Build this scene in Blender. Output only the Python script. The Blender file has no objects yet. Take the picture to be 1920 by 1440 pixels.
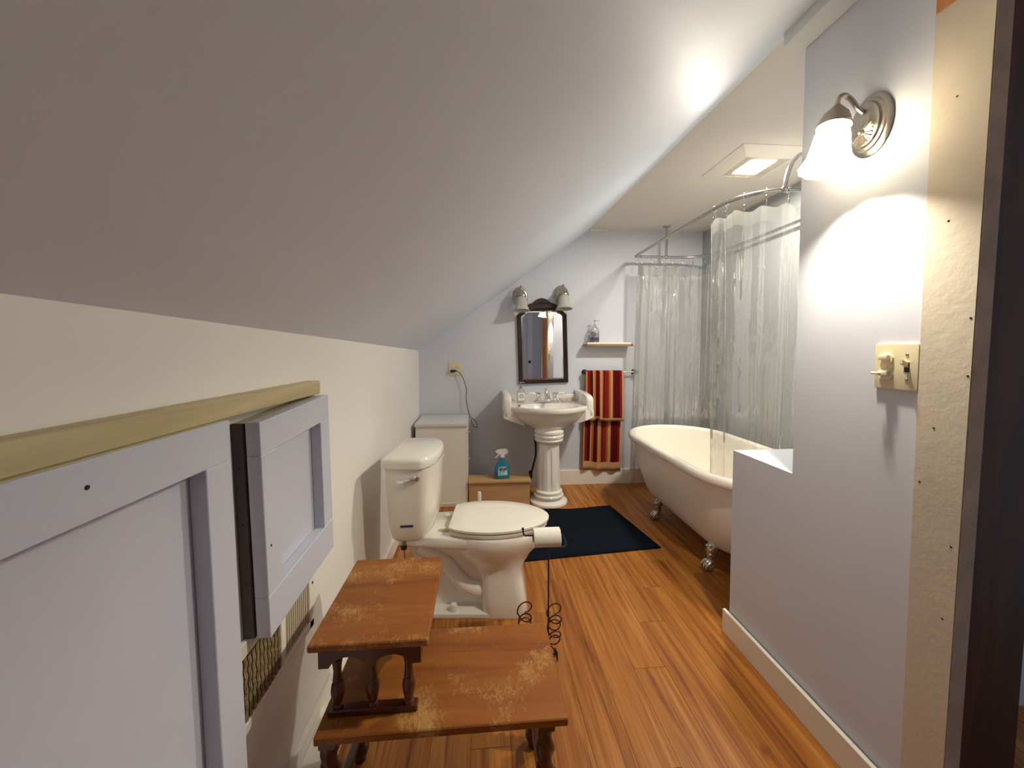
import bpy, bmesh, math, random
from mathutils import Vector, Matrix, Euler
random.seed(7)
S = bpy.context.scene
COL = S.collection
PI = math.pi

# ------------------------------------------------------------------ camera, world, lights, exposure
cam_d = bpy.data.cameras.new('camera'); cam = bpy.data.objects.new('camera', cam_d); COL.objects.link(cam)
yaw = math.atan(60 / 721); pitch = 0.0424
fw = Vector((math.sin(yaw) * math.cos(pitch), math.cos(yaw) * math.cos(pitch), -math.sin(pitch)))
rt = Vector((math.cos(yaw), -math.sin(yaw), 0)); up = rt.cross(fw)
mw = Matrix((rt, up, -fw)).transposed().to_4x4(); mw.translation = Vector((0, 0, 1.26)); cam.matrix_world = mw
cam_d.sensor_fit = 'HORIZONTAL'; cam_d.sensor_width = 36; cam_d.lens = 721 / 1920 * 36
cam_d.shift_y = -0.0179; cam_d.clip_start = 0.01
S.camera = cam

w = bpy.data.worlds.new('daylight'); S.world = w; w.use_nodes = True
w.node_tree.nodes['Background'].inputs[0].default_value = (0.72, 0.84, 1.0, 1)
w.node_tree.nodes['Background'].inputs[1].default_value = 0.3

SCONCE_W = 34.0      # bulb in the lit wall sconce
FAN_W = 23.0         # lamp in the ceiling fan
FILL_W = 22.0        # added fill lamp behind the camera, no fixture there
vs = S.view_settings
vs.view_transform = 'Standard'; vs.look = 'None'; vs.gamma = 1; vs.use_curve_mapping = False
vs.exposure = 0.6

def lamp(name, kind, loc, power, col, size=0.03, rot=(0, 0, 0), size_y=None):
    d = bpy.data.lights.new(name, kind); d.energy = power; d.color = col
    if kind == 'AREA':
        d.size = size
        if size_y: d.shape = 'RECTANGLE'; d.size_y = size_y
    else: d.shadow_soft_size = size
    o = bpy.data.objects.new(name, d); o.location = loc; o.rotation_euler = rot; COL.objects.link(o); return o

SC = (0.966, 1.02)   # x, y of the lit sconce's bulb
lamp('sconce_bulb_light', 'POINT', (SC[0] + .022, SC[1], 1.824), SCONCE_W, (1, .92, .75), .022)
lamp('fan_light', 'AREA', (1.585, 2.15, 2.315), FAN_W, (1, .93, .80), .17, (0, 0, 0), .14)
lamp('fill_light', 'AREA', (0.80, -0.45, 2.28), FILL_W, (0.86, .93, 1), .35, (0, 0, 0), .35)  # unseen fill added to brighten the slope and walls

# ------------------------------------------------------------------ materials
MATS = {}
def nodes(name):
    m = bpy.data.materials.new(name); m.use_nodes = True
    return m, m.node_tree, m.node_tree.nodes['Principled BSDF']
def lk(t, a, b): t.links.new(a, b)
def mat(name, col, rough=.5, metal=0, var=.04, vscale=6, bump=0, bscale=200, spec=.5, coat=0):
    m, t, p = nodes(name)
    p.inputs['Roughness'].default_value = rough; p.inputs['Metallic'].default_value = metal
    p.inputs['Specular IOR Level'].default_value = spec; p.inputs['Coat Weight'].default_value = coat
    tc = t.nodes.new('ShaderNodeTexCoord')
    n = t.nodes.new('ShaderNodeTexNoise'); n.inputs['Scale'].default_value = vscale; n.inputs['Detail'].default_value = 4
    lk(t, tc.outputs['Object'], n.inputs['Vector'])
    r = t.nodes.new('ShaderNodeValToRGB')
    r.color_ramp.elements[0].position = .3; r.color_ramp.elements[1].position = .7
    r.color_ramp.elements[0].color = tuple(c * (1 - var) for c in col) + (1,)
    r.color_ramp.elements[1].color = tuple(min(1, c * (1 + var)) for c in col) + (1,)
    lk(t, n.outputs['Fac'], r.inputs[0]); lk(t, r.outputs[0], p.inputs['Base Color'])
    if bump:
        b = t.nodes.new('ShaderNodeTexNoise'); b.inputs['Scale'].default_value = bscale; b.inputs['Detail'].default_value = 3
        lk(t, tc.outputs['Object'], b.inputs['Vector'])
        bn = t.nodes.new('ShaderNodeBump'); bn.inputs['Strength'].default_value = bump; bn.inputs['Distance'].default_value = .003
        lk(t, b.outputs['Fac'], bn.inputs['Height']); lk(t, bn.outputs[0], p.inputs['Normal'])
    MATS[name] = m
    return m

def wood(name, stops, axis='Y', gs=(14, 1.1, 14), rough=.4, bump=.15, rand=0, world=False, wear=None, coat=0, streak=None, spec=.5):
    """stops: [(pos,col)...]; axis: grain direction; wear: (colour, threshold, scale)"""
    m, t, p = nodes(name); N = t.nodes
    p.inputs['Roughness'].default_value = rough; p.inputs['Coat Weight'].default_value = coat; p.inputs['Specular IOR Level'].default_value = spec
    tc = N.new('ShaderNodeTexCoord'); mp = N.new('ShaderNodeMapping')
    src = tc.outputs['Object']
    if world:
        g = N.new('ShaderNodeNewGeometry'); src = g.outputs['Position']
    oi = N.new('ShaderNodeObjectInfo')
    add = N.new('ShaderNodeVectorMath'); add.operation = 'ADD'
    mul = N.new('ShaderNodeMath'); mul.operation = 'MULTIPLY'; mul.inputs[1].default_value = 37.0 if rand else 0
    lk(t, oi.outputs['Random'], mul.inputs[0]); lk(t, src, add.inputs[0]); lk(t, mul.outputs[0], add.inputs[1])
    s = {'X': (gs[1], gs[0], gs[2]), 'Y': gs, 'Z': (gs[0], gs[2], gs[1])}[axis]
    mp.inputs['Scale'].default_value = s
    lk(t, add.outputs[0], mp.inputs['Vector'])
    n = N.new('ShaderNodeTexNoise'); n.inputs['Scale'].default_value = 1; n.inputs['Detail'].default_value = 8; n.inputs['Roughness'].default_value = .62; n.inputs['Distortion'].default_value = .7
    lk(t, mp.outputs[0], n.inputs['Vector'])
    r = N.new('ShaderNodeValToRGB'); e = r.color_ramp.elements
    while len(e) < len(stops): e.new(.5)
    for el, (pos, c) in zip(e, stops): el.position = pos; el.color = tuple(c) + (1,)
    lk(t, n.outputs['Fac'], r.inputs[0])
    out = r.outputs[0]
    if streak:                      # thin dark mineral streaks and small knots
        for sc_, lo, hi, amt, ds in ((streak[0], .60, .72, streak[1], 1.5), ((9, 5, 9), .69, .76, .75, .4)):
            m2 = N.new('ShaderNodeMapping'); m2.inputs['Scale'].default_value = sc_; lk(t, add.outputs[0], m2.inputs['Vector'])
            n2 = N.new('ShaderNodeTexNoise'); n2.inputs['Scale'].default_value = 1; n2.inputs['Detail'].default_value = 5; n2.inputs['Distortion'].default_value = ds
            lk(t, m2.outputs[0], n2.inputs['Vector'])
            rm = N.new('ShaderNodeMapRange'); rm.inputs['From Min'].default_value = lo; rm.inputs['From Max'].default_value = hi; rm.inputs['To Max'].default_value = amt
            lk(t, n2.outputs['Fac'], rm.inputs[0])
            mx2 = N.new('ShaderNodeMix'); mx2.data_type = 'RGBA'; mx2.inputs[7].default_value = (.10, .022, .004, 1)
            lk(t, rm.outputs[0], mx2.inputs[0]); lk(t, out, mx2.inputs[6]); out = mx2.outputs[2]
    if rand:
        hs = N.new('ShaderNodeHueSaturation')
        mr = N.new('ShaderNodeMapRange'); mr.inputs['To Min'].default_value = 1 - rand; mr.inputs['To Max'].default_value = 1 + rand
        lk(t, oi.outputs['Random'], mr.inputs[0]); lk(t, mr.outputs[0], hs.inputs['Value'])
        lk(t, out, hs.inputs['Color']); out = hs.outputs[0]
    if wear:
        wc, th, sc = wear
        wn = N.new('ShaderNodeTexNoise'); wn.inputs['Scale'].default_value = sc; wn.inputs['Detail'].default_value = 3
        lk(t, src, wn.inputs['Vector'])
        fn_ = N.new('ShaderNodeTexNoise'); fn_.inputs['Scale'].default_value = 95; fn_.inputs['Detail'].default_value = 6; fn_.inputs['Roughness'].default_value = .7; fn_.inputs['Distortion'].default_value = 1.2
        wm = N.new('ShaderNodeMapping'); wm.inputs['Scale'].default_value = (1, .5, 1)
        lk(t, src, wm.inputs['Vector']); lk(t, wm.outputs[0], fn_.inputs['Vector'])
        r1 = N.new('ShaderNodeMapRange'); r1.inputs['From Min'].default_value = th - .06; r1.inputs['From Max'].default_value = th + .14; r1.inputs['To Max'].default_value = .32; lk(t, wn.outputs['Fac'], r1.inputs[0])
        sm = N.new('ShaderNodeMath'); sm.operation = 'ADD'; lk(t, r1.outputs[0], sm.inputs[0]); lk(t, fn_.outputs['Fac'], sm.inputs[1])
        wr = N.new('ShaderNodeValToRGB'); wr.color_ramp.elements[0].position = .60; wr.color_ramp.elements[1].position = .86
        wr.color_ramp.elements[1].color = (.9, .9, .9, 1)
        lk(t, sm.outputs[0], wr.inputs[0])
        mx = N.new('ShaderNodeMix'); mx.data_type = 'RGBA'; mx.inputs[7].default_value = tuple(wc) + (1,)
        lk(t, wr.outputs[0], mx.inputs[0]); lk(t, out, mx.inputs[6]); out = mx.outputs[2]
    lk(t, out, p.inputs['Base Color'])
    if bump:
        bn = N.new('ShaderNodeBump'); bn.inputs['Strength'].default_value = bump; bn.inputs['Distance'].default_value = .002
        lk(t, n.outputs['Fac'], bn.inputs['Height']); lk(t, bn.outputs[0], p.inputs['Normal'])
    MATS[name] = m
    return m

def emit(name, col, strength, base=None):
    m, t, p = nodes(name)
    p.inputs['Base Color'].default_value = (base or col) + (1,)
    p.inputs['Emission Color'].default_value = col + (1,); p.inputs['Emission Strength'].default_value = strength
    MATS[name] = m; return m

M_lav = mat('lavender_wall_paint', (.64, .66, .73), .55, bump=.04, bscale=260, var=.015, vscale=2)
M_slope = mat('slope_ceiling_paint', (.75, .82, .94), .55, bump=.02, bscale=320, var=.02, vscale=1.5)
M_cream = mat('off_white_wall_paint', (.85, .83, .78), .6, bump=.04, bscale=260, var=.012, vscale=2)
M_ceil = mat('ceiling_paint', (.74, .70, .64), .6, bump=.1, bscale=200, var=.02, vscale=2)
M_panel = mat('panel_paint', (.55, .57, .66), .45, bump=.03, bscale=240, var=.02, vscale=4)
M_backing = mat('shade_dark_board', (.055, .038, .042), .5, var=.12, vscale=14)  # backing boards coloured dark to stand in for shade on the panel edges
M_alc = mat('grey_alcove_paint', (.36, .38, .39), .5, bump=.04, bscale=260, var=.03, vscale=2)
M_trim = mat('trim_white_paint', (.86, .81, .71), .4, var=.02, bump=.05)
M_beam = mat('beam_paint', (.84, .88, .90), .45, var=.02, bump=.05)
M_tan = mat('bare_drywall_board', (.62, .54, .43), .7, var=.06, vscale=5, bump=.25, bscale=60)
M_grey = mat('grey_board_edge', (.42, .38, .32), .8, var=.15, vscale=12, bump=.2)
M_porc = mat('porcelain', (.86, .82, .74), .12, var=.01, coat=.3)
M_plastic_w = mat('seat_plastic', (.87, .82, .72), .22, var=.01)
M_tub = mat('tub_enamel', (.86, .81, .71), .10, var=.015, vscale=3, coat=.4)
M_tubout = mat('tub_outer_paint', (.80, .76, .70), .3, var=.02, vscale=3)
M_chrome = mat('chrome', (.80, .80, .80), .12, 1, var=.02)
M_nickel = mat('brushed_nickel', (.44, .40, .34), .28, 1, var=.06, vscale=30)
M_steel = mat('rod_steel', (.50, .48, .46), .25, 1, var=.05, vscale=20)
M_feet = mat('aged_silver_feet', (.55, .52, .48), .3, 1, var=.4, vscale=60, bump=.5, bscale=120)
M_black = mat('black_wire', (.012, .009, .012), .35, var=.1)
M_wire = mat('maroon_black_wire', (.045, .012, .012), .35, var=.1)
M_rubber = mat('black_rubber', (.012, .012, .013), .5)
M_rug = mat('navy_rug', (.005, .008, .014), .95, var=.3, vscale=90, bump=.8, bscale=500, spec=.08)
M_paper = mat('tissue_paper', (.88, .84, .76), .9, var=.02, bump=.2, bscale=150)
M_card = mat('cardboard_core', (.10, .07, .05), .9)
M_cab = mat('white_laminate', (.82, .78, .70), .35, var=.015)
M_cabtop = mat('cabinet_top_grey', (.68, .67, .64), .4, var=.06, vscale=9)
M_ivory = mat('ivory_plastic', (.74, .64, .42), .35, var=.02)
M_ivory_l = mat('ivory_plastic_light', (.82, .74, .54), .3, var=.02)
M_slot = mat('dark_slot', (.02, .016, .012), .6)
M_blue_tape = mat('blue_tape', (.012, .014, .10), .6)
M_fin = mat('rusty_brown_fin', (.30, .22, .11), .7, var=.35, vscale=70, bump=.6, bscale=160)
M_beige = mat('beige_grille', (.56, .49, .36), .5, var=.04)
M_white = mat('white_plastic', (.85, .84, .80), .35, var=.01)
M_label = mat('white_label', (.80, .79, .76), .5, var=.01)
M_navy = mat('navy_print', (.02, .02, .06), .5)
M_redp = mat('red_print', (.45, .03, .03), .5)
M_greyp = mat('grey_print', (.18, .19, .20), .5)
M_purple = mat('purple_liquid', (.06, .03, .16), .2)
M_brass = mat('tarnished_brown_metal', (.05, .035, .03), .4, .6)
M_hall = mat('landing_wall_paint', (.55, .58, .64), .6, var=.02)

M_floor = wood('plank_floor', [(.24, (.10, .020, .003)), (.38, (.27, .082, .012)), (.50, (.38, .138, .023)), (.62, (.46, .19, .038)), (.82, (.55, .27, .072))], 'Y', (34, 1.3, 34), .40, .10, rand=.07, world=True, streak=((42, 1.6, 42), .7), spec=.35)
M_table = wood('worn_maple_stain', [(.25, (.16, .046, .008)), (.5, (.26, .084, .014)), (.75, (.33, .12, .023))], 'X', (16, 2, 16), .48, .06, world=True, wear=((.46, .25, .085), .56, 6), spec=.25)
M_tabdark = wood('mahogany_stain', [(.25, (.04, .007, .002)), (.6, (.09, .018, .005)), (.8, (.14, .032, .009))], 'Z', (16, 2, 16), .3, .05, world=True, coat=.2)
M_ply = wood('bare_plywood', [(.25, (.38, .21, .09)), (.5, (.50, .30, .14)), (.75, (.58, .38, .20))], 'X', (10, 1.6, 10), .55, .08)
M_ledge = wood('bare_pine', [(.2, (.36, .29, .15)), (.5, (.52, .44, .25)), (.75, (.64, .56, .36))], 'Y', (22, 1.6, 22), .65, .15)
M_frame = wood('dark_walnut_frame', [(.3, (.010, .004, .003)), (.7, (.030, .010, .006))], 'Z', (20, 2, 20), .42, .05, spec=.25)
M_orange = wood('orange_timber', [(.25, (.20, .06, .012)), (.5, (.44, .17, .045)), (.75, (.56, .27, .09))], 'Z', (18, 1.5, 18), .5, .15)
M_post = wood('shade_dark_timber', [(.3, (.03, .010, .004)), (.7, (.10, .032, .012))], 'Z', (18, 1.5, 18), .6, .2)  # unlit side of the door post put into the colour; subfloor shares it
M_shelf = wood('shelf_underside', [(.3, (.25, .15, .06)), (.7, (.38, .25, .11))], 'X', (20, 2, 20), .5, .05)

def glassy(name, col, rough=.05, transp=.8, glossy=.18, wr=0):
    """thin clear plastic: see-through with sheen and a little milkiness"""
    m, t, p = nodes(name); N = t.nodes; N.remove(p)
    out = N['Material Output']
    tr = N.new('ShaderNodeBsdfTransparent'); tr.inputs[0].default_value = col + (1,)
    gl = N.new('ShaderNodeBsdfGlossy'); gl.inputs['Roughness'].default_value = rough; gl.inputs[0].default_value = (1, .98, .93, 1)
    df = N.new('ShaderNodeBsdfDiffuse'); df.inputs[0].default_value = (.24, .24, .225, 1)
    tl = N.new('ShaderNodeBsdfTranslucent'); tl.inputs[0].default_value = (.24, .24, .225, 1)
    md = N.new('ShaderNodeMixShader'); lk(t, df.outputs[0], md.inputs[1]); lk(t, tl.outputs[0], md.inputs[2])
    m1 = N.new('ShaderNodeMixShader'); m1.inputs[0].default_value = 1 - transp
    lk(t, tr.outputs[0], m1.inputs[1]); lk(t, md.outputs[0], m1.inputs[2])
    m2 = N.new('ShaderNodeMixShader')
    fr = N.new('ShaderNodeLayerWeight'); fr.inputs['Blend'].default_value = .35
    ma = N.new('ShaderNodeMath'); ma.operation = 'MULTIPLY_ADD'; ma.inputs[1].default_value = .45; ma.inputs[2].default_value = glossy
    lk(t, fr.outputs['Fresnel'], ma.inputs[0]); lk(t, ma.outputs[0], m2.inputs[0])
    lk(t, m1.outputs[0], m2.inputs[1]); lk(t, gl.outputs[0], m2.inputs[2])
    if wr:
        tc = N.new('ShaderNodeTexCoord'); mp = N.new('ShaderNodeMapping'); mp.inputs['Scale'].default_value = (7, 7, 1.6)
        nn = N.new('ShaderNodeTexNoise'); nn.inputs['Scale'].default_value = 1.6; nn.inputs['Detail'].default_value = 3; nn.inputs['Distortion'].default_value = .8
        lk(t, tc.outputs['Object'], mp.inputs[0]); lk(t, mp.outputs[0], nn.inputs['Vector'])
        bn = N.new('ShaderNodeBump'); bn.inputs['Strength'].default_value = wr; bn.inputs['Distance'].default_value = .03
        lk(t, nn.outputs['Fac'], bn.inputs['Height'])
        for s in (gl, df, tl): lk(t, bn.outputs[0], s.inputs['Normal'])
    lk(t, m2.outputs[0], out.inputs[0])
    MATS[name] = m; return m
M_curt = glassy('clear_vinyl', (.98, .98, .97), .09, .80, .20, wr=.9)
M_curt_hem = glassy('vinyl_hem', (.95, .95, .93), .15, .62, .08, wr=.5)
M_clear = glassy('clear_bottle_plastic', (.97, .97, .97), .05, .82, .10)
M_bluel = mat('blue_cleaner_bottle', (.012, .20, .30), .15, var=.1, coat=.3)
M_frost = mat('frosted_glass_shade', (.46, .45, .40), .4, var=.06, vscale=18)
M_mirror = mat('mirror_glass', (.90, .90, .90), .015, 1, var=0)

def shade_lit():
    m, t, p = nodes('lit_glass_shade'); N = t.nodes
    p.inputs['Base Color'].default_value = (.9, .82, .62, 1); p.inputs['Roughness'].default_value = .35
    p.inputs['Emission Color'].default_value = (1, .80, .45, 1); p.inputs['Emission Strength'].default_value = 1.1
    tl = N.new('ShaderNodeBsdfTranslucent'); tl.inputs[0].default_value = (.99, .96, .88, 1)
    mx = N.new('ShaderNodeMixShader'); mx.inputs[0].default_value = .92
    lk(t, p.outputs[0], mx.inputs[1]); lk(t, tl.outputs[0], mx.inputs[2]); lk(t, mx.outputs[0], N['Material Output'].inputs[0])
    return m
M_shade_lit = shade_lit()
M_bulb = emit('bulb_glow', (1.0, .86, .62), 14)
M_lens = emit('fan_lens_glow', (1.0, .95, .84), 9)

# ------------------------------------------------------------------ mesh helpers
def new(): return bmesh.new()
def box(bm, x0, x1, y0, y1, z0, z1, bev=0, seg=2):
    r = bmesh.ops.create_cube(bm, size=1)
    vs_ = r['verts']
    for v in vs_: v.co = Vector(((x0 + x1) / 2 + v.co.x * (x1 - x0), (y0 + y1) / 2 + v.co.y * (y1 - y0), (z0 + z1) / 2 + v.co.z * (z1 - z0)))
    if bev:
        es = list({e for v in vs_ for e in v.link_edges})
        bmesh.ops.bevel(bm, geom=es, offset=bev, segments=seg, profile=.7, affect='EDGES')
    return bm
def loft(bm, rings, cap0=True, cap1=True, closed=True):
    """rings: list of lists of points, equal length"""
    R = [[bm.verts.new(p) for p in r] for r in rings]
    n = len(R[0])
    for a, b in zip(R, R[1:]):
        for i in range(n if closed else n - 1):
            j = (i + 1) % n
            try: bm.faces.new((a[i], a[j], b[j], b[i]))
            except ValueError: pass
    if cap0: bm.faces.new(R[0][::-1])
    if cap1: bm.faces.new(R[-1])
    return bm
def lathe(bm, prof, c=(0, 0), seg=24, sx=1, sy=1, cap0=True, cap1=True, mod=None):
    rings = []
    for k, (r, z) in enumerate(prof):
        ring = []
        for i in range(seg):
            a = 2 * PI * i / seg
            rr = r * (mod(a, k) if mod else 1)
            ring.append((c[0] + rr * math.cos(a) * sx, c[1] + rr * math.sin(a) * sy, z))
        rings.append(ring)
    return loft(bm, rings, cap0, cap1)
def tube(bm, pts, r, seg=8, closed=False, caps=True):
    pts = [Vector(p) for p in pts]; n = len(pts)
    rad = r if isinstance(r, (list, tuple)) else [r] * n
    rings = []; nrm = None
    for i, p in enumerate(pts):
        a = pts[i - 1] if (i > 0 or closed) else p
        b = pts[(i + 1) % n] if (i < n - 1 or closed) else p
        t = (b - a).normalized() if (b - a).length > 1e-9 else Vector((0, 0, 1))
        if nrm is None:
            nrm = t.orthogonal().normalized()
        else:
            nrm = (nrm - t * nrm.dot(t)); nrm = nrm.normalized() if nrm.length > 1e-6 else t.orthogonal().normalized()
        bi = t.cross(nrm)
        rings.append([p + (nrm * math.cos(2 * PI * k / seg) + bi * math.sin(2 * PI * k / seg)) * rad[i] for k in range(seg)])
    if closed: rings.append(rings[0]); caps = False
    return loft(bm, rings, caps, caps)
def spline(pts, n=8):
    pts = [Vector(p) for p in pts]; out = []
    P = [pts[0] * 2 - pts[1]] + pts + [pts[-1] * 2 - pts[-2]]
    for i in range(1, len(P) - 2):
        for k in range(n):
            t = k / n; a, b, c, d = P[i - 1], P[i], P[i + 1], P[i + 2]
            out.append(.5 * ((2 * b) + (c - a) * t + (2 * a - 5 * b + 4 * c - d) * t * t + (3 * b - a - 3 * c + d) * t ** 3))
    out.append(pts[-1]); return out
def prism(bm, poly, axis, a, b):
    """extrude 2D polygon along axis ('x','y','z') from a to b"""
    f = {'x': lambda p, t: (t, p[0], p[1]), 'y': lambda p, t: (p[0], t, p[1]), 'z': lambda p, t: (p[0], p[1], t)}[axis]
    return loft(bm, [[f(p, a) for p in poly], [f(p, b) for p in poly]])
def sphere(bm, c, r, s=(1, 1, 1), u=14, v=9):
    res = bmesh.ops.create_uvsphere(bm, u_segments=u, v_segments=v, radius=r)
    for q in res['verts']: q.co = Vector((c[0] + q.co.x * s[0], c[1] + q.co.y * s[1], c[2] + q.co.z * s[2]))
    return bm
def xform(bm, M, verts=None):
    bmesh.ops.transform(bm, matrix=M, verts=verts or bm.verts[:]); return bm
def obj(name, bm, m, parent=None, smooth=35, loc=(0, 0, 0), rot=None):
    bmesh.ops.recalc_face_normals(bm, faces=bm.faces[:])
    me = bpy.data.meshes.new(name); bm.to_mesh(me); bm.free()
    for mm in (m if isinstance(m, (list, tuple)) else [m]): me.materials.append(mm)
    if smooth:
        for p in me.polygons: p.use_smooth = True
        try: me.set_sharp_from_angle(angle=math.radians(smooth))
        except Exception: pass
    o = bpy.data.objects.new(name, me); COL.objects.link(o)
    o.location = loc
    if rot: o.rotation_euler = rot
    if parent: o.parent = parent
    return o
def tag(o, label, cat, group=None):
    o['label'] = label; o['category'] = cat
    if group: o['group'] = group
    return o
def thing(name, label, cat, loc=(0, 0, 0), rz=0, group=None):
    o = bpy.data.objects.new(name, None); COL.objects.link(o); o.empty_display_size = .05
    o.location = loc; o.rotation_euler = (0, 0, rz)
    return tag(o, label, cat, group)
def struct(name, bm, m, parent=None, smooth=0):
    o = obj(name, bm, m, parent, smooth)
    if not parent: o['kind'] = 'structure'
    return o
def dup(root, loc, rot, label, group=None):
    r = root.copy(); COL.objects.link(r); r.location = loc; r.rotation_euler = rot; r['label'] = label
    if group: r['group'] = group
    for ch in list(root.children):
        c = ch.copy(); COL.objects.link(c); c.parent = r
        for g in ch.children:
            d = g.copy(); COL.objects.link(d); d.parent = c
    return r
def text(parent, name, body, size, m, M, depth=.0004):
    cu = bpy.data.curves.new(name, 'FONT'); cu.body = body; cu.size = size; cu.extrude = depth; cu.align_x = 'CENTER'; cu.align_y = 'CENTER'
    to = bpy.data.objects.new(name, cu); COL.objects.link(to)
    dg = bpy.context.evaluated_depsgraph_get()
    me = bpy.data.meshes.new_from_object(to.evaluated_get(dg)); bpy.data.objects.remove(to)
    me.transform(M); me.materials.append(m)
    o = bpy.data.objects.new(name, me); COL.objects.link(o); o.parent = parent; return o

# ------------------------------------------------------------------ room shell
XL, YB, XR, XA, ZC, YF = -.545, 3.488, 1.099, 2.083, 2.354, -1.15
kz = lambda y: 1.336 - .0247 * y            # top of the knee wall
ex = lambda y: 1.122 - .0355 * y            # x of the slope / flat-ceiling edge

fl = struct('floor', box(new(), XL - .1, 2.6, YF - .1, YB + .1, -.06, -.012), M_post)
pw = .127; x = XL + .004; col_i = 0
while x < 2.5:
    y = YF - (.37 * col_i * 2.3) % 1.1
    while y < YB:
        y0, y1 = max(y, YF), min(y + 1.21, YB)
        if y1 - y0 > .02:
            b = box(new(), -pw / 2 + .0003, pw / 2 - .0003, -(y1 - y0) / 2 + .0004, (y1 - y0) / 2 - .0004, -.012, 0, .0008, 1)
            obj('plank', b, M_floor, fl, 0, (x + pw / 2, (y0 + y1) / 2, 0))
        y += 1.21
    x += pw; col_i += 1

bm = new()
ys = [YF + (YB - YF) * i / 24 for i in range(25)]
loft(bm, [[(XL, y, -.05), (XL, y, kz(y)), (XL - .08, y, kz(y) + .02), (XL - .08, y, -.05)] for y in ys])
struct('wall_left', bm, M_cream)
bm = new()
rings = []
for y in ys:
    z0 = kz(y); x1 = ex(y); top = []
    for k in range(15):
        t = k / 14
        sag = -.010 * math.sin(PI * t) * (1 - .3 * math.sin(y * 2))
        xx, zz = XL + (x1 - XL) * t, z0 + (ZC - z0) * t
        top.append((xx + sag * -.57, y, zz + sag * .82))
    rings.append(top + [(x1 - .04, y, ZC + .09), (XL - .09, y, z0 + .05)])
loft(bm, rings)
struct('ceiling_slope', bm, M_slope, smooth=20)
bm = new()
loft(bm, [[(ex(y) - .005, y, ZC), (XA + .05, y, ZC), (XA + .05, y, ZC + .08), (ex(y) - .005, y, ZC + .08)] for y in (YF, YB + .05)])
struct('ceiling', bm, M_ceil)
struct('wall_back', box(new(), XL - .08, XA + .08, YB, YB + .08, -.05, ZC + .08), M_lav)
# right wall: full-height stretch, then the low half wall beside the tub
bm = new()
box(bm, XR, XR + .10, .87, 1.255, -.05, ZC + .02)
box(bm, XR + .10, XA, 1.155, 1.255, -.05, ZC + .02)
bm.free()
bm = prism(new(), [(.871, -.05), (1.573, -.05), (1.573, .821), (1.255, .821), (1.255, ZC + .02), (.871, ZC + .02)], 'x', XR, XR + .10)
box(bm, XR + .10, XA, 1.155, 1.255, -.05, ZC + .02)
box(bm, XR + .10, XA, 1.2555, 1.573, -.05, .821)
struct('wall_right', bm, M_lav)
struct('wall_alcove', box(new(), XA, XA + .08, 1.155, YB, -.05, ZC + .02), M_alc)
struct('wall_landing', box(new(), XR + .10, XR + .18, .90, 1.15, -.05, ZC + .02), M_hall)
struct('wall_front', box(new(), XL - .08, 2.6, YF - .08, YF, -.05, ZC + .08), M_hall)
struct('wall_doorway', box(new(), XR, XR + .10, -.05, .14, -.05, ZC + .02), M_hall)
struct('wall_lintel', box(new(), XR, XR + .10, YF, -.05, 2.1, ZC + .02), M_hall)
# trims
struct('baseboard_right', box(new(), XR - .022, XR - .0065, .790, 1.59, 0, .103, .002, 1), M_trim)
bm = new(); box(bm, .67, XA, YB - .016, YB - .0005, 0, .137, .002, 1)
struct('baseboard_back', bm, M_trim)
bm = new(); box(bm, XL + .0005, XL + .016, YF, 3.04, 0, .09, .002, 1); box(bm, XL + .016, XL + .102, YF, 1.55, 0, .045, .004, 1)
struct('baseboard_left', bm, M_trim)
bm = new(); box(bm, 1.018, XR - .0005, YF, 1.255, 2.272, ZC + .015, .002, 1)
struct('trim_1', bm, M_beam)
b = prism(new(), [(.788, 0), (.874, 0), (.8705, 2.06), (.757, 2.06)], 'x', XR - .006, XR + .034)
brd = struct('trim_2', b, M_tan)
for z, yy in ((.62, .80), (1.07, .835), (1.20, .775), (1.33, .775), (1.56, .825), (1.84, .82), (.93, .86), (.80, .79)):   # nail heads in the board
    nb = lathe(new(), [(.0028, 0), (.0022, .0008)], seg=8); xform(nb, Matrix.Translation((XR - .006, yy, z)) @ Matrix.Rotation(-PI / 2, 4, 'Y')); obj('nail', nb, M_brass, brd)
struct('trim_3', box(new(), XR - .006, XR + .034, .14, .8705, 2.0605, 2.20, .0015, 1), M_orange)
struct('trim_4', prism(new(), [(.792, 0), (.868, 0), (.868, 2.2), (.760, 2.2)], 'x', XR + .0355, 1.290), M_post)
struct('trim_5', box(new(), 1.005, 1.165, YB - .02, YB - .0005, 2.337, ZC - .0005, .001, 1), M_trim)
struct('trim_6', box(new(), XR + .012, 1.19, .142, .62, 0, 2.06, .004, 1), M_orange)
# grey edge of the bare board
o = struct('trim_7', prism(new(), [(.7855, 0), (.7875, 0), (.7565, 2.06), (.7545, 2.06)], 'x', XR - .004, XR + .033), M_grey)

# panelled door in the wall behind the camera (the mirror shows it)
d = thing('door_1', 'grey blue panelled door behind the camera, seen in the mirror', 'door', (.70, YF, 0)); d['kind'] = 'structure'
M_door = mat('pale_blue_door_paint', (.74, .77, .86), .45)
obj('door_leaf', box(new(), -.40, .40, .001, .03, .005, 2.02, .002, 1), M_door, d)
for x0, x1, z0, z1 in ((-.40, -.29, .01, 2.01), (.29, .40, .01, 2.01), (-.28, .28, 1.88, 2.01), (-.28, .28, .01, .22), (-.28, .28, .95, 1.08), (-.05, .05, 1.09, 1.87)):
    obj('door_board', box(new(), x0, x1, .0305, .045, z0, z1, .003, 1), M_door, d)
b = new(); lathe(b, [(.012, .045), (.012, .075), (.028, .085), (.030, .10), (.018, .112)], seg=14); xform(b, Matrix.Translation((.34, 0, 1.0)) @ Matrix.Rotation(-PI / 2, 4, 'X'))
obj('door_handle', b, M_brass, d)

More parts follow.
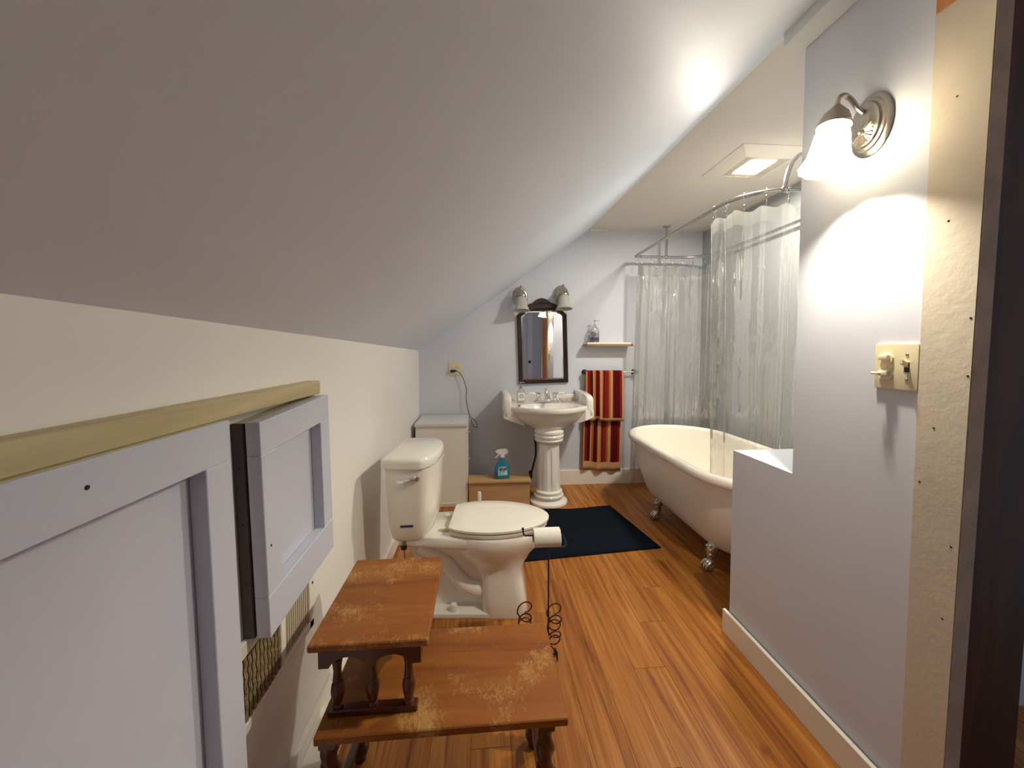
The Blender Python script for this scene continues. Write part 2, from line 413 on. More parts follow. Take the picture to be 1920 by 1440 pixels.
# ------------------------------------------------------------------ left wall: ledge board, access panels, wall heater
led = thing('ledge_board', 'bare pine board ledge fixed along the cream knee wall above the panels', 'board', (XL, .4, 1.13))
bm = new(); box(bm, .0005, .044, -1.0, .852, -.0085, .032, .003, 1); obj('board', bm, M_ledge, led)

def access_panel(label, y0, y1, z0, z1, dep, sl, sr, rt_, rb, rec, rot=0):
    p = thing('access_panel', label, 'panel', (XL, (y0 + y1) / 2, (z0 + z1) / 2), 0, None)
    p.rotation_euler = (rot, 0, 0)
    h, v = (y1 - y0) / 2, (z1 - z0) / 2; f0 = dep * .5
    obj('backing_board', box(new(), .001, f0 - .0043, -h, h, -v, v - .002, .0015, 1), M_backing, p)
    obj('inset_panel', box(new(), f0 - .004, f0 - .0003, -h + .01, h - .01, -v + .01, v - .012), M_panel, p, 0)
    obj('rail', box(new(), f0, dep, -h, h, v - rt_, v, .0015, 1), M_panel, p)
    obj('rail', box(new(), f0, dep, -h, h, -v, -v + rb, .0015, 1), M_panel, p)
    obj('stile', box(new(), f0, dep, -h, -h + sl, -v + rb, v - rt_, .0015, 1), M_panel, p)
    obj('stile', box(new(), f0, dep, h - sr, h, -v + rb, v - rt_, .0015, 1), M_panel, p)
    return p
def screw(p, x, y, z, r=.0035):
    b = new(); lathe(b, [(r, 0), (r * .8, .0012)], seg=8); xform(b, Matrix.Translation((x, y, z)) @ Matrix.Rotation(PI / 2, 4, 'Y')); obj('screw', b, M_brass, p)
p1 = access_panel('large lavender framed access panel at the left edge, nearest the camera', -.42, .797, .17, 1.118, .062, .08, .071, .078, .09, .03, .0)
p1.rotation_euler = (.0, math.radians(-1.2), 0); p1.location.z += .0015
screw(p1, .062, .33, .44); obj('rail_edge_strip', box(new(), .004, .058, -.60, .60, .4742, .4755), M_ledge, p1, 0)
p2 = access_panel('small lavender framed access panel beyond the large one, under the ledge', .892, 1.276, .602, 1.108, .062, .066, .064, .076, .098, .028, .045)
screw(p2, .062, -.172, -.04, .003); obj('top_edge_strip', box(new(), .004, .058, -.190, .190, .2506, .2516), M_ledge, p2, 0)
for z in (.15, .02, -.12):
    b = new(); lathe(b, [(.003, 0), (.0024, .001)], seg=8); xform(b, Matrix.Translation((.014, -.1926, z)) @ Matrix.Rotation(PI / 2, 4, 'X')); obj('screw', b, M_brass, p2)

ht = thing('wall_heater', 'cream framed wall heater grille with brown fins below the small panel', 'heater', (XL, 1.0, .36))
bm = new()
box(bm, .0005, .012, -.26, .245, .02, .045, .002, 1); box(bm, .0005, .012, -.26, .245, .20, .235, .002, 1)
box(bm, .0005, .012, .218, .262, .02, .235, .002, 1); box(bm, .0005, .0105, .050, .074, .045, .20, .002, 1); box(bm, .0005, .012, -.26, -.24, .045, .20, .002, 1)
obj('frame', bm, M_trim, ht)
obj('back_plate', box(new(), .0005, .0015, -.24, .05, .045, .20), M_slot, ht)
for k in range(18):
    y = -.232 + k * .0162; pts = [(.0062 + .0012 * math.sin(i * 1.9 + k), y + .0007 * math.sin(i * 2.3 + k * 2), .046 + .153 * i / 15) for i in range(16)]
    obj('fin', tube(new(), pts, .0048, 6), M_fin, ht)
obj('grille_panel', box(new(), .0005, .004, .0745, .2175, .0455, .1995), M_beige, ht)
for k in range(11):
    obj('rib', box(new(), .004, .0065, .079 + k * .0125, .084 + k * .0125, .05, .197, .001, 1), M_beige, ht)
screw(ht, .012, .24, .16, .005)

# ------------------------------------------------------------------ step table
st = thing('step_table', 'worn brown two tier wooden step end table with barley twist legs', 'table', (0, 0, 0))
bm = new(); box(bm, -.388, .212, .885, 1.218, .340, .362, .007, 3); obj('lower_top', bm, M_table, st)
bm = new(); box(bm, -.412, -.128, .918, 1.296, .538, .557, .007, 3); obj('upper_top', bm, M_table, st)
def arch_poly(x0, x1, zt, zb, n):
    """apron outline with n arches cut in the lower edge"""
    pts = [(x0, zt), (x0, zb)]; m = .018
    L = (x1 - x0 - 2 * m) / n
    for k in range(n):
        s = x0 + m + k * L
        for i in range(13):
            t = i / 12; pts.append((s + L * (.06 + .88 * t), zb + .026 * math.sin(PI * t) ** .6))
    pts += [(x1, zb), (x1, zt)]
    return pts
def strip_prism(bm, pts, axis, a, b, zt):
    """apron as quads between arch line and straight top"""
    low = pts[1:-1]
    f = (lambda u, t, z: (u, t, z)) if axis == 'y' else (lambda u, t, z: (t, u, z))
    rings = [[f(u, a, z), f(u, b, z), f(u, b, zt), f(u, a, zt)] for u, z in low]
    return loft(bm, rings)
for yy in (.932, 1.262):
    obj('apron', strip_prism(new(), arch_poly(-.392, -.148, .538, .488, 2), 'y', yy, yy + .016, .5378), M_tabdark, st)
for xx in (-.392, -.164):
    obj('apron', strip_prism(new(), arch_poly(.949, 1.2615, .538, .492, 2), 'x', xx, xx + .016, .5378), M_tabdark, st)
spin = [(.0125, .378), (.0125, .386), (.009, .390), (.012, .398), (.0155, .415), (.0165, .425), (.0145, .438), (.0095, .446), (.012, .450), (.0105, .456), (.0095, .475), (.0115, .492), (.0125, .496), (.0125, .503)]
for yy in (.945, 1.20):
    for xx in (-.352, -.268, -.180):
        obj('spindle', lathe(new(), spin, (xx, yy), 12), M_tabdark, st)
    b = new(); box(b, -.375, -.158, yy - .013, yy + .013, .3622, .379, .006, 3); obj('runner', b, M_tabdark, st)
def twist_leg(cx, cy):
    b = new(); box(b, cx - .021, cx + .021, cy - .021, cy + .021, .296, .3398, .002, 1)
    rings = []
    n = 56
    for i in range(n + 1):
        z = .296 - .236 * i / n; env = min(1, min(i, n - i) / 5); ph = i * .42
        r0 = .0205; ring = []
        for k in range(20):
            a = 2 * PI * k / 20; ring.append((cx + (r0 + .0045 * env * math.cos(2 * a - ph)) * math.cos(a), cy + (r0 + .0045 * env * math.cos(2 * a - ph)) * math.sin(a), z))
        rings.append(ring)
    loft(b, rings)
    lathe(b, [(.016, .06), (.024, .052), (.026, .035), (.020, .018), (.014, .012), (.016, .001)], (cx, cy), 18)
    return b
for cx, cy in ((.165, .938), (.165, 1.165), (-.37, .938), (-.37, 1.165)):
    obj('leg', twist_leg(cx, cy), M_tabdark, st)
b = new(); tube(b, [(.165, y, .10) for y in (.96, 1.0, 1.05, 1.1, 1.143)], [.010, .013, .015, .013, .010], 10); obj('stretcher', b, M_tabdark, st)
b = new(); tube(b, [(-.37, y, .10) for y in (.96, 1.0, 1.05, 1.1, 1.143)], [.010, .013, .015, .013, .010], 10); obj('stretcher', b, M_tabdark, st)

# ------------------------------------------------------------------ toilet (local: front is +x)
TO = thing('toilet', 'white two piece toilet with closed lid beside the left wall', 'toilet', (-.418, 1.935, 0), math.radians(-4.5))
def bowrect(x0, x1, hw, bow, z, n=11, r=.035):
    """back flat, front bowed outline"""
    pts = [(x0, -hw + r * .6, z), (x0 + r * .18, -hw + r * .18, z), (x0 + r * .6, -hw, z), (x1 - r, -hw, z)]
    for i in range(n):
        t = -1 + 2 * i / (n - 1); pts.append((x1 + bow * (1 - t * t) - r * .45 * abs(t) ** 6, hw * .97 * t, z))
    pts += [(x1 - r, hw, z), (x0 + r * .6, hw, z), (x0 + r * .18, hw - r * .18, z), (x0, hw - r * .6, z)]
    return pts
bm = new()
loft(bm, [bowrect(.035, .150, .155, .020, .375), bowrect(.022, .165, .168, .026, .392), bowrect(.012, .178, .182, .034, .46), bowrect(.006, .186, .191, .038, .60), bowrect(.002, .192, .197, .040, .722)])
obj('tank', bm, M_porc, TO, 50)
bm = new()
loft(bm, [bowrect(.0, .186, .202, .036, .7225), bowrect(-.010, .192, .211, .038, .728), bowrect(-.012, .194, .213, .039, .755), bowrect(-.008, .190, .209, .038, .768), bowrect(.012, .182, .198, .040, .775)])
obj('tank_lid', bm, M_porc, TO, 50)
def egg(x0, x1, hw, z, n=28, k=.10):
    cx, hl = (x0 + x1) / 2, (x1 - x0) / 2; out = []
    for i in range(n):
        a = 2 * PI * i / n; c, s = math.cos(a), math.sin(a)
        out.append((cx + hl * c, hw * s * (1 - k * c) * (1.0 + .06 * (1 - c * c)), z))
    return out
bm = new()
def sq_egg(x0, x1, hw, z, e, n=28):
    cx, hl = (x0 + x1) / 2, (x1 - x0) / 2
    return [(cx + hl * math.copysign(abs(math.cos(2 * PI * i / n)) ** e, math.cos(2 * PI * i / n)), hw * math.copysign(abs(math.sin(2 * PI * i / n)) ** e, math.sin(2 * PI * i / n)), z) for i in range(n)]
loft(bm, [sq_egg(.435, .650, .150, 0, .38), sq_egg(.432, .655, .152, .012, .38), sq_egg(.430, .643, .146, .08, .38), sq_egg(.425, .630, .132, .16, .42), sq_egg(.40, .628, .124, .20, .55), sq_egg(.35, .645, .132, .232, .7),
          egg(.30, .680, .150, .268), egg(.275, .718, .168, .305), egg(.264, .738, .180, .338), egg(.258, .744, .184, .355), egg(.258, .744, .184, .378), egg(.262, .738, .180, .388), egg(.28, .72, .165, .3905)])
# deck under the tank, blending into the rim
def deck(x0, x1, h0, h1, z): return [(x0, -h0, z), (x1, -h1, z), (x1, h1, z), (x0, h0, z)]
loft(bm, [deck(.055, .40, .12, .165, .335), deck(.045, .40, .128, .172, .345), deck(.045, .40, .128, .172, .378), deck(.055, .40, .120, .165, .386)])
# inner pedestal web and floor flange
loft(bm, [[(.13, -.065, .0), (.46, -.085, .0), (.46, .085, .0), (.13, .065, .0)], [(.16, -.055, .10), (.44, -.075, .10), (.44, .075, .10), (.16, .055, .10)], [(.10, -.06, .25), (.42, -.09, .25), (.42, .09, .25), (.10, .06, .25)], [(.07, -.095, .336), (.40, -.125, .336), (.40, .125, .336), (.07, .095, .336)]])
box(bm, .13, .50, -.148, .148, 0, .022, .008, 2)
obj('bowl', bm, M_porc, TO, 55)
for s in (-1, 1):      # S-shaped trapway ridge on each side
    tr = spline([(.445, s * .078, .10), (.40, s * .085, .105), (.34, s * .080, .135), (.29, s * .072, .195), (.24, s * .070, .25), (.185, s * .075, .285), (.13, s * .080, .32)], 6)
    obj('trapway', tube(new(), tr, .038, 12), M_porc, TO, 60)
    cap = lathe(new(), [(.017, .022), (.017, .045), (.014, .056), (.006, .06)], (.30, s * .122), 14); obj('bolt_cap', cap, M_white, TO)
def seatring(x0, x1, hw, z, n=32): 
    pts = []
    for i in range(n):
        a = 2 * PI * i / n; c, s = math.cos(a), math.sin(a)
        cx, hl = (x0 + x1) / 2, (x1 - x0) / 2
        x_ = max(cx - .03 + (hl + .03) * c, x0 + .02)
        pts.append((x_, hw * s * (1 - .06 * c), z))
    return pts
bm = new(); loft(bm, [seatring(.268, .748, .176, .3925), seatring(.262, .754, .181, .397), seatring(.262, .754, .181, .408), seatring(.268, .748, .176, .412)]); obj('seat', bm, M_plastic_w, TO, 50)
bm = new(); loft(bm, [seatring(.265, .756, .178, .4145), seatring(.258, .762, .184, .419), seatring(.258, .762, .184, .428), seatring(.268, .752, .174, .4335), seatring(.33, .69, .12, .4345)]); obj('lid', bm, M_plastic_w, TO, 50)
for s in (-1, 1):
    b = new(); box(b, .232, .275, s * .075 - .012, s * .075 + .012, .387, .402, .004, 2); tube(b, [(.283, s * .075 - .022, .413), (.283, s * .075 + .022, .413)], .010, 12)
    obj('hinge', b, M_ivory_l, TO)
lv = lathe(new(), [(.013, 0), (.013, .010), (.008, .014)], seg=14); xform(lv, Matrix.Translation((.150, -.194, .683)) @ Matrix.Rotation(PI / 2, 4, 'X'))
tube(lv, [(.150, -.210, .683), (.120, -.216, .680), (.090, -.214, .672), (.068, -.212, .672)], [.006, .009, .007, .008], 10)
obj('flush_lever', lv, M_chrome, TO)
b = new(); loft(b, [[(.070, -.1805, .452), (.128, -.1805, .455), (.128, -.1810, .464), (.070, -.1810, .461)], [(.070, -.1850, .452), (.128, -.1850, .455), (.128, -.1855, .464), (.070, -.1855, .461)]])
obj('blue_tape', b, M_blue_tape, TO, 0)['label'] = 'dark blue strip on the tank side'
b = new(); tube(b, [(.07, -.13, .375), (.07, -.13, .34)], .012, 10); tube(b, spline([(.07, -.13, .345), (.072, -.135, .22), (.05, -.12, .12), (.0, -.12, .10), (-.07, -.12, .10)], 5), .0055, 8)
obj('supply_line', b, M_nickel, TO)
lathe_b = lathe(new(), [(.013, .325), (.015, .33), (.015, .342), (.012, .347)], (.07, -.13), 12); obj('supply_nut', lathe_b, M_rubber, TO)

# toilet brush behind the bowl
tb = thing('toilet_brush', 'white toilet brush in its holder on the floor behind the toilet', 'brush', (-.007, 2.40, 0))
obj('holder', lathe(new(), [(.05, 0), (.052, .01), (.045, .11), (.047, .12), (.040, .12), (.038, .02)], seg=20), M_white, tb)
obj('handle', lathe(new(), [(.009, .05), (.009, .20), (.0105, .21), (.0115, .30), (.0115, .355), (.008, .362)], seg=12), M_white, tb)
obj('bristle_head', lathe(new(), [(.02, .022), (.033, .035), (.033, .075), (.015, .09)], seg=16), M_paper, tb)

# ------------------------------------------------------------------ paper stand and roll
ps = thing('paper_stand', 'black wire toilet paper stand with looped wire base beside the table', 'stand', (.236, 1.50, 0))
P = [(x_, y_, z_ - .027) for x_, y_, z_ in [(.028, -.05, .06), (.028, -.05, .50), (.031, -.05, .508), (.040, -.05, .513), (.090, -.048, .515), (.100, -.040, .517), (.098, -.020, .533), (.092, -.006, .543), (.03, .0, .541), (-.04, .004, .539), (-.057, .005, .539), (-.063, .006, .543), (-.066, .006, .556), (-.067, .006, .565)]]
b = tube(new(), P, .0032, 8); sphere(b, (-.067, .006, .540), .0055); obj('pole', b, M_black, ps)
def loops(cx, cy, turns=5, r=.026):
    pts = []; n = 26 * turns
    for i in range(n + 1):
        t = i / n; th = t * 2 * PI * turns - PI / 2; tw = .9 + .6 * math.sin(t * 9)
        pts.append((cx + r * math.cos(th) * (1 if t > .16 else 1.15), cy + .012 * math.sin(th * .5 + tw), .214 - .165 * t + .026 * math.sin(th)))
    return pts
for cx, cy in ((.060, -.005), (-.058, .015)):
    obj('wire_coil', tube(new(), loops(cx, cy), .0027, 6), M_wire, ps)
rg = [(.062 * math.cos(2 * PI * i / 28), .062 * math.sin(2 * PI * i / 28), .028) for i in range(28)]
obj('base_ring', tube(new(), rg, .003, 6, True), M_black, ps)
b = tube(new(), [(.028, -.05, .05), (.028, -.05, .03), (0, 0, .028), (-.062, 0, .028)], .003, 6); obj('base_bar', b, M_black, ps)
for a in (-.25, PI * .5, PI, PI * 1.5):
    x_, y_ = .066 * math.cos(a), .066 * math.sin(a)
    obj('foot', tube(new(), [(x_ * .95, y_ * .95, .055), (x_ * 1.05, y_ * 1.05, .035), (x_ * 1.12, y_ * 1.12, .0006)], [.002, .0065, .002], 8), M_black, ps)
pr = thing('paper_roll', 'white toilet paper roll on the black wire stand in front of the toilet', 'paper roll', (.264, 1.50, .505))
def rolltube(r0, r1, x0, x1, seg=28):
    rings = [[(x, r * math.cos(2 * PI * k / seg), r * math.sin(2 * PI * k / seg)) for k in range(seg)] for x, r in ((x0, r0), (x0, r1 - .002), (x0 + .002, r1), (x1 - .002, r1), (x1, r1 - .002), (x1, r0))]
    rings.append(rings[0]); return loft(new(), rings, False, False)
obj('paper', rolltube(.020, .037, -.054, .054), M_paper, pr)
obj('core', rolltube(.0165, .0198, -.0535, .0535), M_card, pr)

# ------------------------------------------------------------------ white cabinet in the corner
cb = thing('cabinet', 'narrow white cabinet with small knobs in the back left corner', 'cabinet', (-.31, 3.255, 0))
obj('body', box(new(), -.20, .195, -.193, .205, 0.0, .648, .002, 1), M_cab, cb)
obj('top', box(new(), -.207, .209, -.205, .212, .6485, .672, .003, 2), M_cabtop, cb)
b = new(); box(b, -.19, .190, -.1965, -.1932, .02, .030); obj('side_strip', b, M_cab, cb)
for z0, z1, kz_ in ((.54, .64, .59), (.03, .532, .37)):
    dr = obj('drawer_front' if z0 > .5 else 'door', box(new(), .1955, .209, -.19, .20, z0, z1, .003, 2), M_cab, cb)
    k = lathe(new(), [(.005, 0), (.005, .008), (.010, .013), (.010, .018), (.004, .022)], seg=12); xform(k, Matrix.Translation((.209, -.14, kz_)) @ Matrix.Rotation(PI / 2, 4, 'Y'))
    obj('knob', k, M_chrome, dr)

# plywood box and spray bottle
bx = thing('plywood_box', 'low bare plywood box on the floor between cabinet and sink', 'box', (.148, 3.125, 0))
obj('front_board', box(new(), -.24, .25, -.075, -.060, 0, .186, .001, 1), M_ply, bx)
for sx_ in (-.24, .237): obj('side_board', box(new(), sx_, sx_ + .013, -.0595, .08, 0, .186, .001, 1), M_ply, bx)
obj('back_board', box(new(), -.2265, .2365, .066, .08, 0, .186, .001, 1), M_ply, bx)
obj('lid_board', box(new(), -.245, .262, -.088, .085, .1865, .204, .002, 1), M_ply, bx)

def rrect(hx, hy, z, r=.6, n=20, cx=0, cy=0):
    out = []
    for i in range(n):
        a = 2 * PI * i / n; c, s = math.cos(a), math.sin(a)
        out.append((cx + hx * math.copysign(abs(c) ** r, c), cy + hy * math.copysign(abs(s) ** r, s), z))
    return out
sb = thing('spray_bottle', 'blue cleaning spray bottle with white trigger on the plywood box', 'spray bottle', (.178, 3.115, .2045), .12)
obj('bottle', loft(new(), [rrect(.058, .028, 0), rrect(.063, .031, .006), rrect(.064, .031, .06), rrect(.058, .029, .095), rrect(.042, .024, .118), rrect(.027, .019, .135), rrect(.019, .017, .165), rrect(.015, .015, .178)]), M_bluel, sb, 60)
lb = loft(new(), [[(-.040, -.0285, .03), (.036, -.0293, .03), (.040, -.0285, .075), (.025, -.028, .103), (-.028, -.028, .103), (-.042, -.028, .075)], [(-.040, -.0325, .03), (.036, -.0328, .03), (.040, -.0322, .075), (.025, -.0300, .103), (-.028, -.0300, .103), (-.042, -.0320, .075)]])
lbo = obj('label', lb, mat('pale_blue_label', (.30, .55, .66), .4, var=.25, vscale=40), sb, 0)
em = prism(new(), [(-.032, .082), (-.014, .092), (.004, .086), (.024, .092), (.030, .080), (.012, .070), (-.004, .076), (-.018, .068)], 'y', -.0336, -.0322); obj('emblem', em, M_navy, lbo, 0)
text(lbo, 'lettering', 'CLOROX', .0105, M_label, Matrix.Translation((-.002, -.0340, .080)) @ Matrix.Rotation(PI / 2, 4, 'X'))
obj('emblem', prism(new(), [(.012, .034), (.036, .034), (.036, .060), (.026, .066), (.012, .056)], 'y', -.0336, -.0322), M_label, lbo, 0)
b = new(); lathe(b, [(.019, .172), (.019, .192), (.014, .196)], seg=14)
loft(b, [[(-.052, y, z) for y, z in ((-.008, .214), (.008, .214), (.008, .226), (-.008, .226))], [(-.03, y, z) for y, z in ((-.012, .203), (.012, .203), (.012, .236), (-.012, .236))], [(.03, y, z) for y, z in ((-.013, .194), (.013, .194), (.013, .240), (-.013, .240))], [(.046, y, z) for y, z in ((-.012, .206), (.012, .206), (.012, .230), (-.012, .230))]])
obj('trigger_head', b, M_white, sb, 40)
b = tube(new(), [(-.020, 0, .206), (-.032, 0, .190), (-.046, 0, .176), (-.060, 0, .170)], [.009, .007, .005, .004], 8); obj('trigger', b, M_white, sb)

# ------------------------------------------------------------------ pedestal sink
SX, SY = .562, 3.10
sk = thing('pedestal_sink', 'white porcelain pedestal sink with fluted column under the mirror', 'sink', (SX, SY, 0))
fl_n = lambda a, k: 1
prof = [(.150, 0), (.155, .008), (.152, .022), (.128, .034), (.112, .042), (.112, .052), (.122, .058), (.124, .070), (.118, .080), (.108, .083), (.113, .090), (.113, .104), (.104, .112), (.097, .118)]
prof_sh = [(.097 - .013 * i / 10, .118 + .375 * i / 10) for i in range(11)]
def flute(a, k):
    return 1 - (.085 * min(1, max(0, math.cos(8 * a + .4) - .1) * 2.2) if 15 <= k <= 22 else 0)
prof_top = [(.090, .498), (.098, .505), (.112, .512), (.118, .524), (.113, .536), (.112, .540), (.121, .548), (.122, .562), (.115, .570), (.114, .574), (.122, .582), (.122, .598), (.113, .606), (.104, .612), (.100, .64)]
obj('pedestal', lathe(new(), prof + prof_sh + prof_top, seg=96, mod=flute), M_porc, sk, 30)
# basin: plan outline lofted from the column top to the rim
def plan(hw, yf, yb, z, n=27):
    """curved front from left to right then straight back"""
    pts = []
    for i in range(n):
        t = -1 + 2 * i / (n - 1); pts.append((hw * t, yf + (1 - math.cos(PI / 2 * t)) * .19 * (hw / .33) + .0, z))
    pts += [(hw, yb, z), (0, yb, z), (-hw, yb, z)]
    return pts
yb = YB - SY - .001
bm = new()
loft(bm, [plan(.10, -.085, .12, .606), plan(.135, -.105, .16, .628), plan(.20, -.135, .24, .662), plan(.262, -.160, .32, .702), plan(.300, -.175, yb, .738), plan(.318, -.185, yb, .750),
          plan(.325, -.192, yb, .757), plan(.328, -.195, yb, .784), plan(.324, -.190, yb, .794), plan(.306, -.170, yb - .02, .795)], True, False)
# inner bowl (elliptical well set in the deck)
well = lambda s, z: [(.25 * s * math.sin(-PI / 2 * 0 + 2 * PI * i / 30), .0 + .02 + .155 * s * -math.cos(2 * PI * i / 30), z) for i in range(30)]
topr = plan(.306, -.170, yb - .02, .795)
R0 = [bm.verts.new(p) for p in topr]
obj_w = loft(new(), [well(1.0, .793), well(.95, .775), well(.80, .73), well(.5, .695), well(.15, .685)], False, True)
W = [bm.verts.new(p) for p in well(1.0, .793)]
e1 = [bm.edges.new((R0[i], R0[(i + 1) % len(R0)])) for i in range(len(R0))]
e2 = [bm.edges.new((W[i], W[(i + 1) % len(W)])) for i in range(len(W))]
bmesh.ops.triangle_fill(bm, edges=e1 + e2, use_beauty=True)
bmesh.ops.remove_doubles(bm, verts=bm.verts[:], dist=.0004)
basin = obj('basin', bm, M_porc, sk, 40)
obj('bowl_well', obj_w, M_porc, sk, 60)
# raised scrolled shoulders left and right with a low splash back between them
for s in (-1, 1):
    b = new(); cx = s * .338; hx = .030
    pr_ = [(yb, .690), (.06, .690), (.0, .700), (-.018, .715), (-.022, .76), (-.022, .835), (-.014, .862), (.01, .876), (.06, .884), (.16, .893), (yb, .893)]
    def inset(k): return [(y + (0 if y > .3 else .010 * k if y < .1 else 0), z + (-.008 * k if z > .85 else .004 * k if z < .72 else 0)) for y, z in pr_]
    loft(b, [[(cx + x_, y, z) for y, z in inset(k)] for x_, k in ((-hx, 1), (-hx * .8, .35), (-hx * .4, 0), (hx * .4, 0), (hx * .8, .35), (hx, 1))]); obj('shoulder', b, M_porc, sk, 45)
    # concave wing under the shoulder
    b = new(); loft(b, [[(s * .372, y, z) for y, z in ((-.012, .70), (.30, .70), (.30, .76), (-.012, .76))], [(s * .30, y, z) for y, z in ((-.03, .675), (.30, .675), (.30, .76), (-.03, .76))], [(s * .20, y, z) for y, z in ((.02, .63), (.24, .63), (.24, .73), (.02, .73))]])
    obj('wing', b, M_porc, sk, 30)
b = new(); box(b, -.32, .32, yb - .045, yb, .785, .852, .012, 3); obj('splash_back', b, M_porc, sk)
# faucet
fc = obj('faucet', loft(new(), [rrect(.088, .026, .7955, 1, 24, .02, .235), rrect(.088, .026, .803, 1, 24, .02, .235), rrect(.078, .020, .809, 1, 24, .02, .235), rrect(.072, .018, .812, 1, 24, .02, .235)]), M_chrome, sk)
b = lathe(new(), [(.016, .81), (.013, .835), (.015, .85), (.010, .868), (.006, .872)], (.02, .24), 14)
tube(b, spline([(.02, .235, .838), (.02, .20, .846), (.02, .16, .838), (.02, .135, .822)], 5), [.011] * 16, 10)
tube(b, [(.02, .265, .81), (.02, .265, .875)], .003, 6); lathe(b, [(.003, .873), (.010, .879), (.011, .883), (.003, .886)], (.02, .265), 12)
obj('spout', b, M_chrome, fc)
for s in (-1, 1):
    b = lathe(new(), [(.019, .81), (.014, .822), (.012, .838), (.016, .846), (.016, .856), (.008, .862)], (.02 + s * .055, .235), 14)
    tube(b, [(.02 + s * .055, .235, .853), (.02 + s * .080, .232, .855)], [.007, .006], 10); obj('valve', b, M_chrome, fc)
    obj('handle_tip', sphere(new(), (.02 + s * .127, .228, .857), .0055), M_chrome, fc)
    obj('lever_handle', tube(new(), [(.02 + s * .078, .232, .855), (.02 + s * .088, .231, .8555), (.02 + s * .112, .229, .857), (.02 + s * .124, .228, .857)], [.0065, .0095, .008, .006], 12), M_porc, fc)
fk = 1.3; fc.scale = (fk, fk, fk); fc.location = (.02 * (1 - fk), .235 * (1 - fk), .7955 * (1 - fk))
b = tube(new(), spline([(-.08, .20, .66), (-.085, .21, .50), (-.075, .22, .35), (-.10, .23, .22), (-.11, .30, .13), (-.11, YB - SY - .002, .13)], 6), .009, 8)
obj('supply_pipe', b, M_brass, sk)
b = tube(new(), spline([(.0, .17, .64), (0, .17, .45), (.0, .20, .38), (0, .28, .405), (0, YB - SY - .006, .41)], 6), .018, 10); obj('drain_pipe', b, M_brass, sk)
b = lathe(new(), [(.016, .10), (.016, .16), (.010, .17)], (-.11, .30), 10); obj('shutoff_valve', b, M_brass, sk)

# things on the sink
def lathe_disc():
    return xform(lathe(new(), [(.024, -.0265), (.024, -.0252)], seg=20), Matrix.Translation((0, 0, .066)) @ Matrix.Rotation(-PI / 2, 4, 'X') @ Matrix.Scale(-1, 4, (0, 0, 1)))
def pump_bottle(name, label, loc, rz, sc, liquid=None, lab=None):
    t = thing(name, label, 'soap bottle', loc, rz); t.scale = (sc, sc, sc)
    obj('bottle', loft(new(), [rrect(.034, .022, 0), rrect(.037, .025, .005), rrect(.037, .025, .085), rrect(.033, .023, .105), rrect(.018, .016, .122), rrect(.013, .013, .128)]), M_clear, t, 60)
    l = obj('label', loft(new(), [[(-.029, -.0253, .02), (.029, -.0253, .02), (.029, -.0253, .088), (-.029, -.0253, .088)], [(-.029, -.0262, .02), (.029, -.0262, .02), (.029, -.0262, .088), (-.029, -.0262, .088)]]) if not lab else lathe_disc(), lab or M_label, t, 0)
    ring = [(.017 * math.cos(2 * PI * i / 20), -.0266, .056 + .017 * math.sin(2 * PI * i / 20)) for i in range(20)]
    obj('emblem', tube(new(), ring, .0022, 5, True), M_greyp, l)
    obj('emblem', tube(new(), [(-.006, -.0266, .048), (.0, -.0266, .068), (.007, -.0266, .052)], .0018, 5), M_greyp, l)
    b = lathe(new(), [(.015, .126), (.015, .142), (.006, .146), (.005, .168), (.011, .170), (.011, .178), (.004, .181)], seg=14); tube(b, [(0, 0, .175), (.026, -.012, .175), (.032, -.015, .168)], .004, 8)
    obj('pump', b, M_nickel if not liquid else M_clear, t)
    if liquid:
        obj('liquid', loft(new(), [rrect(.0345, .0225, .004), rrect(.0355, .0235, .008), rrect(.0355, .0235, .042)]), liquid, t, 60)
    return t
pump_bottle('soap_dispenser', 'clear soap pump bottle with white label on the left of the sink', (.355, 3.345, .7955), .15, 1.0)
sd = thing('soap_dish', 'shallow clear glass soap dish on the sink right of the faucet', 'soap dish', (.765, 3.34, .7955))
obj('dish', loft(new(), [rrect(.055, .030, 0, .8), rrect(.070, .040, .018, .8), rrect(.074, .043, .034, .8), rrect(.070, .040, .034, .8), rrect(.064, .035, .018, .8), rrect(.05, .026, .006, .8)]), M_clear, sd, 60)
for i in range(5): obj('dish_ridge', tube(new(), [(-.05 + i * .025, -.024, .0085), (-.05 + i * .025, .024, .0085)], .003, 6), M_clear, sd)
rs = thing('red_cap', 'tiny red cap lying on the left corner of the sink rim', 'cap', (.318, 3.10, .7955))
obj('cap', lathe(new(), [(.010, 0), (.010, .008), (.008, .011), (.003, .0115)], seg=12), mat('red_plastic', (.50, .04, .04), .4), rs)
obj('cap_rib', lathe(new(), [(.0105, .001), (.0108, .003), (.0105, .005)], seg=12, cap0=False, cap1=False), MATS['red_plastic'], rs)

# ------------------------------------------------------------------ mirror, rotated slightly on its nail
mi = thing('wall_mirror', 'dark wood framed mirror with carved crest above the sink', 'mirror', (.570, YB - .001, 1.295)); mi.rotation_euler = (0, math.radians(-1.8), 0)
def mir_out(hw, h0, h1, ch): return [(-hw, h0), (hw, h0), (hw, h1 - ch), (hw - ch, h1), (-hw + ch, h1), (-hw, h1 - ch)]
oa, ia = mir_out(.228, -.345, .340, .065), mir_out(.192, -.312, .316, .052)
bm = new()
loft(bm, [[(p[0], -.002, p[1]) for p in oa], [(p[0], -.018, p[1]) for p in oa], [(p[0] * .98, -.026, p[1] * .985) for p in oa], [(p[0], -.020, p[1]) for p in ia], [(p[0], -.008, p[1]) for p in ia]], False, False)
obj('frame', bm, M_frame, mi, 20)
bm = new(); g0 = mir_out(.1925, -.3125, .3165, .052); g1 = mir_out(.178, -.298, .302, .047)
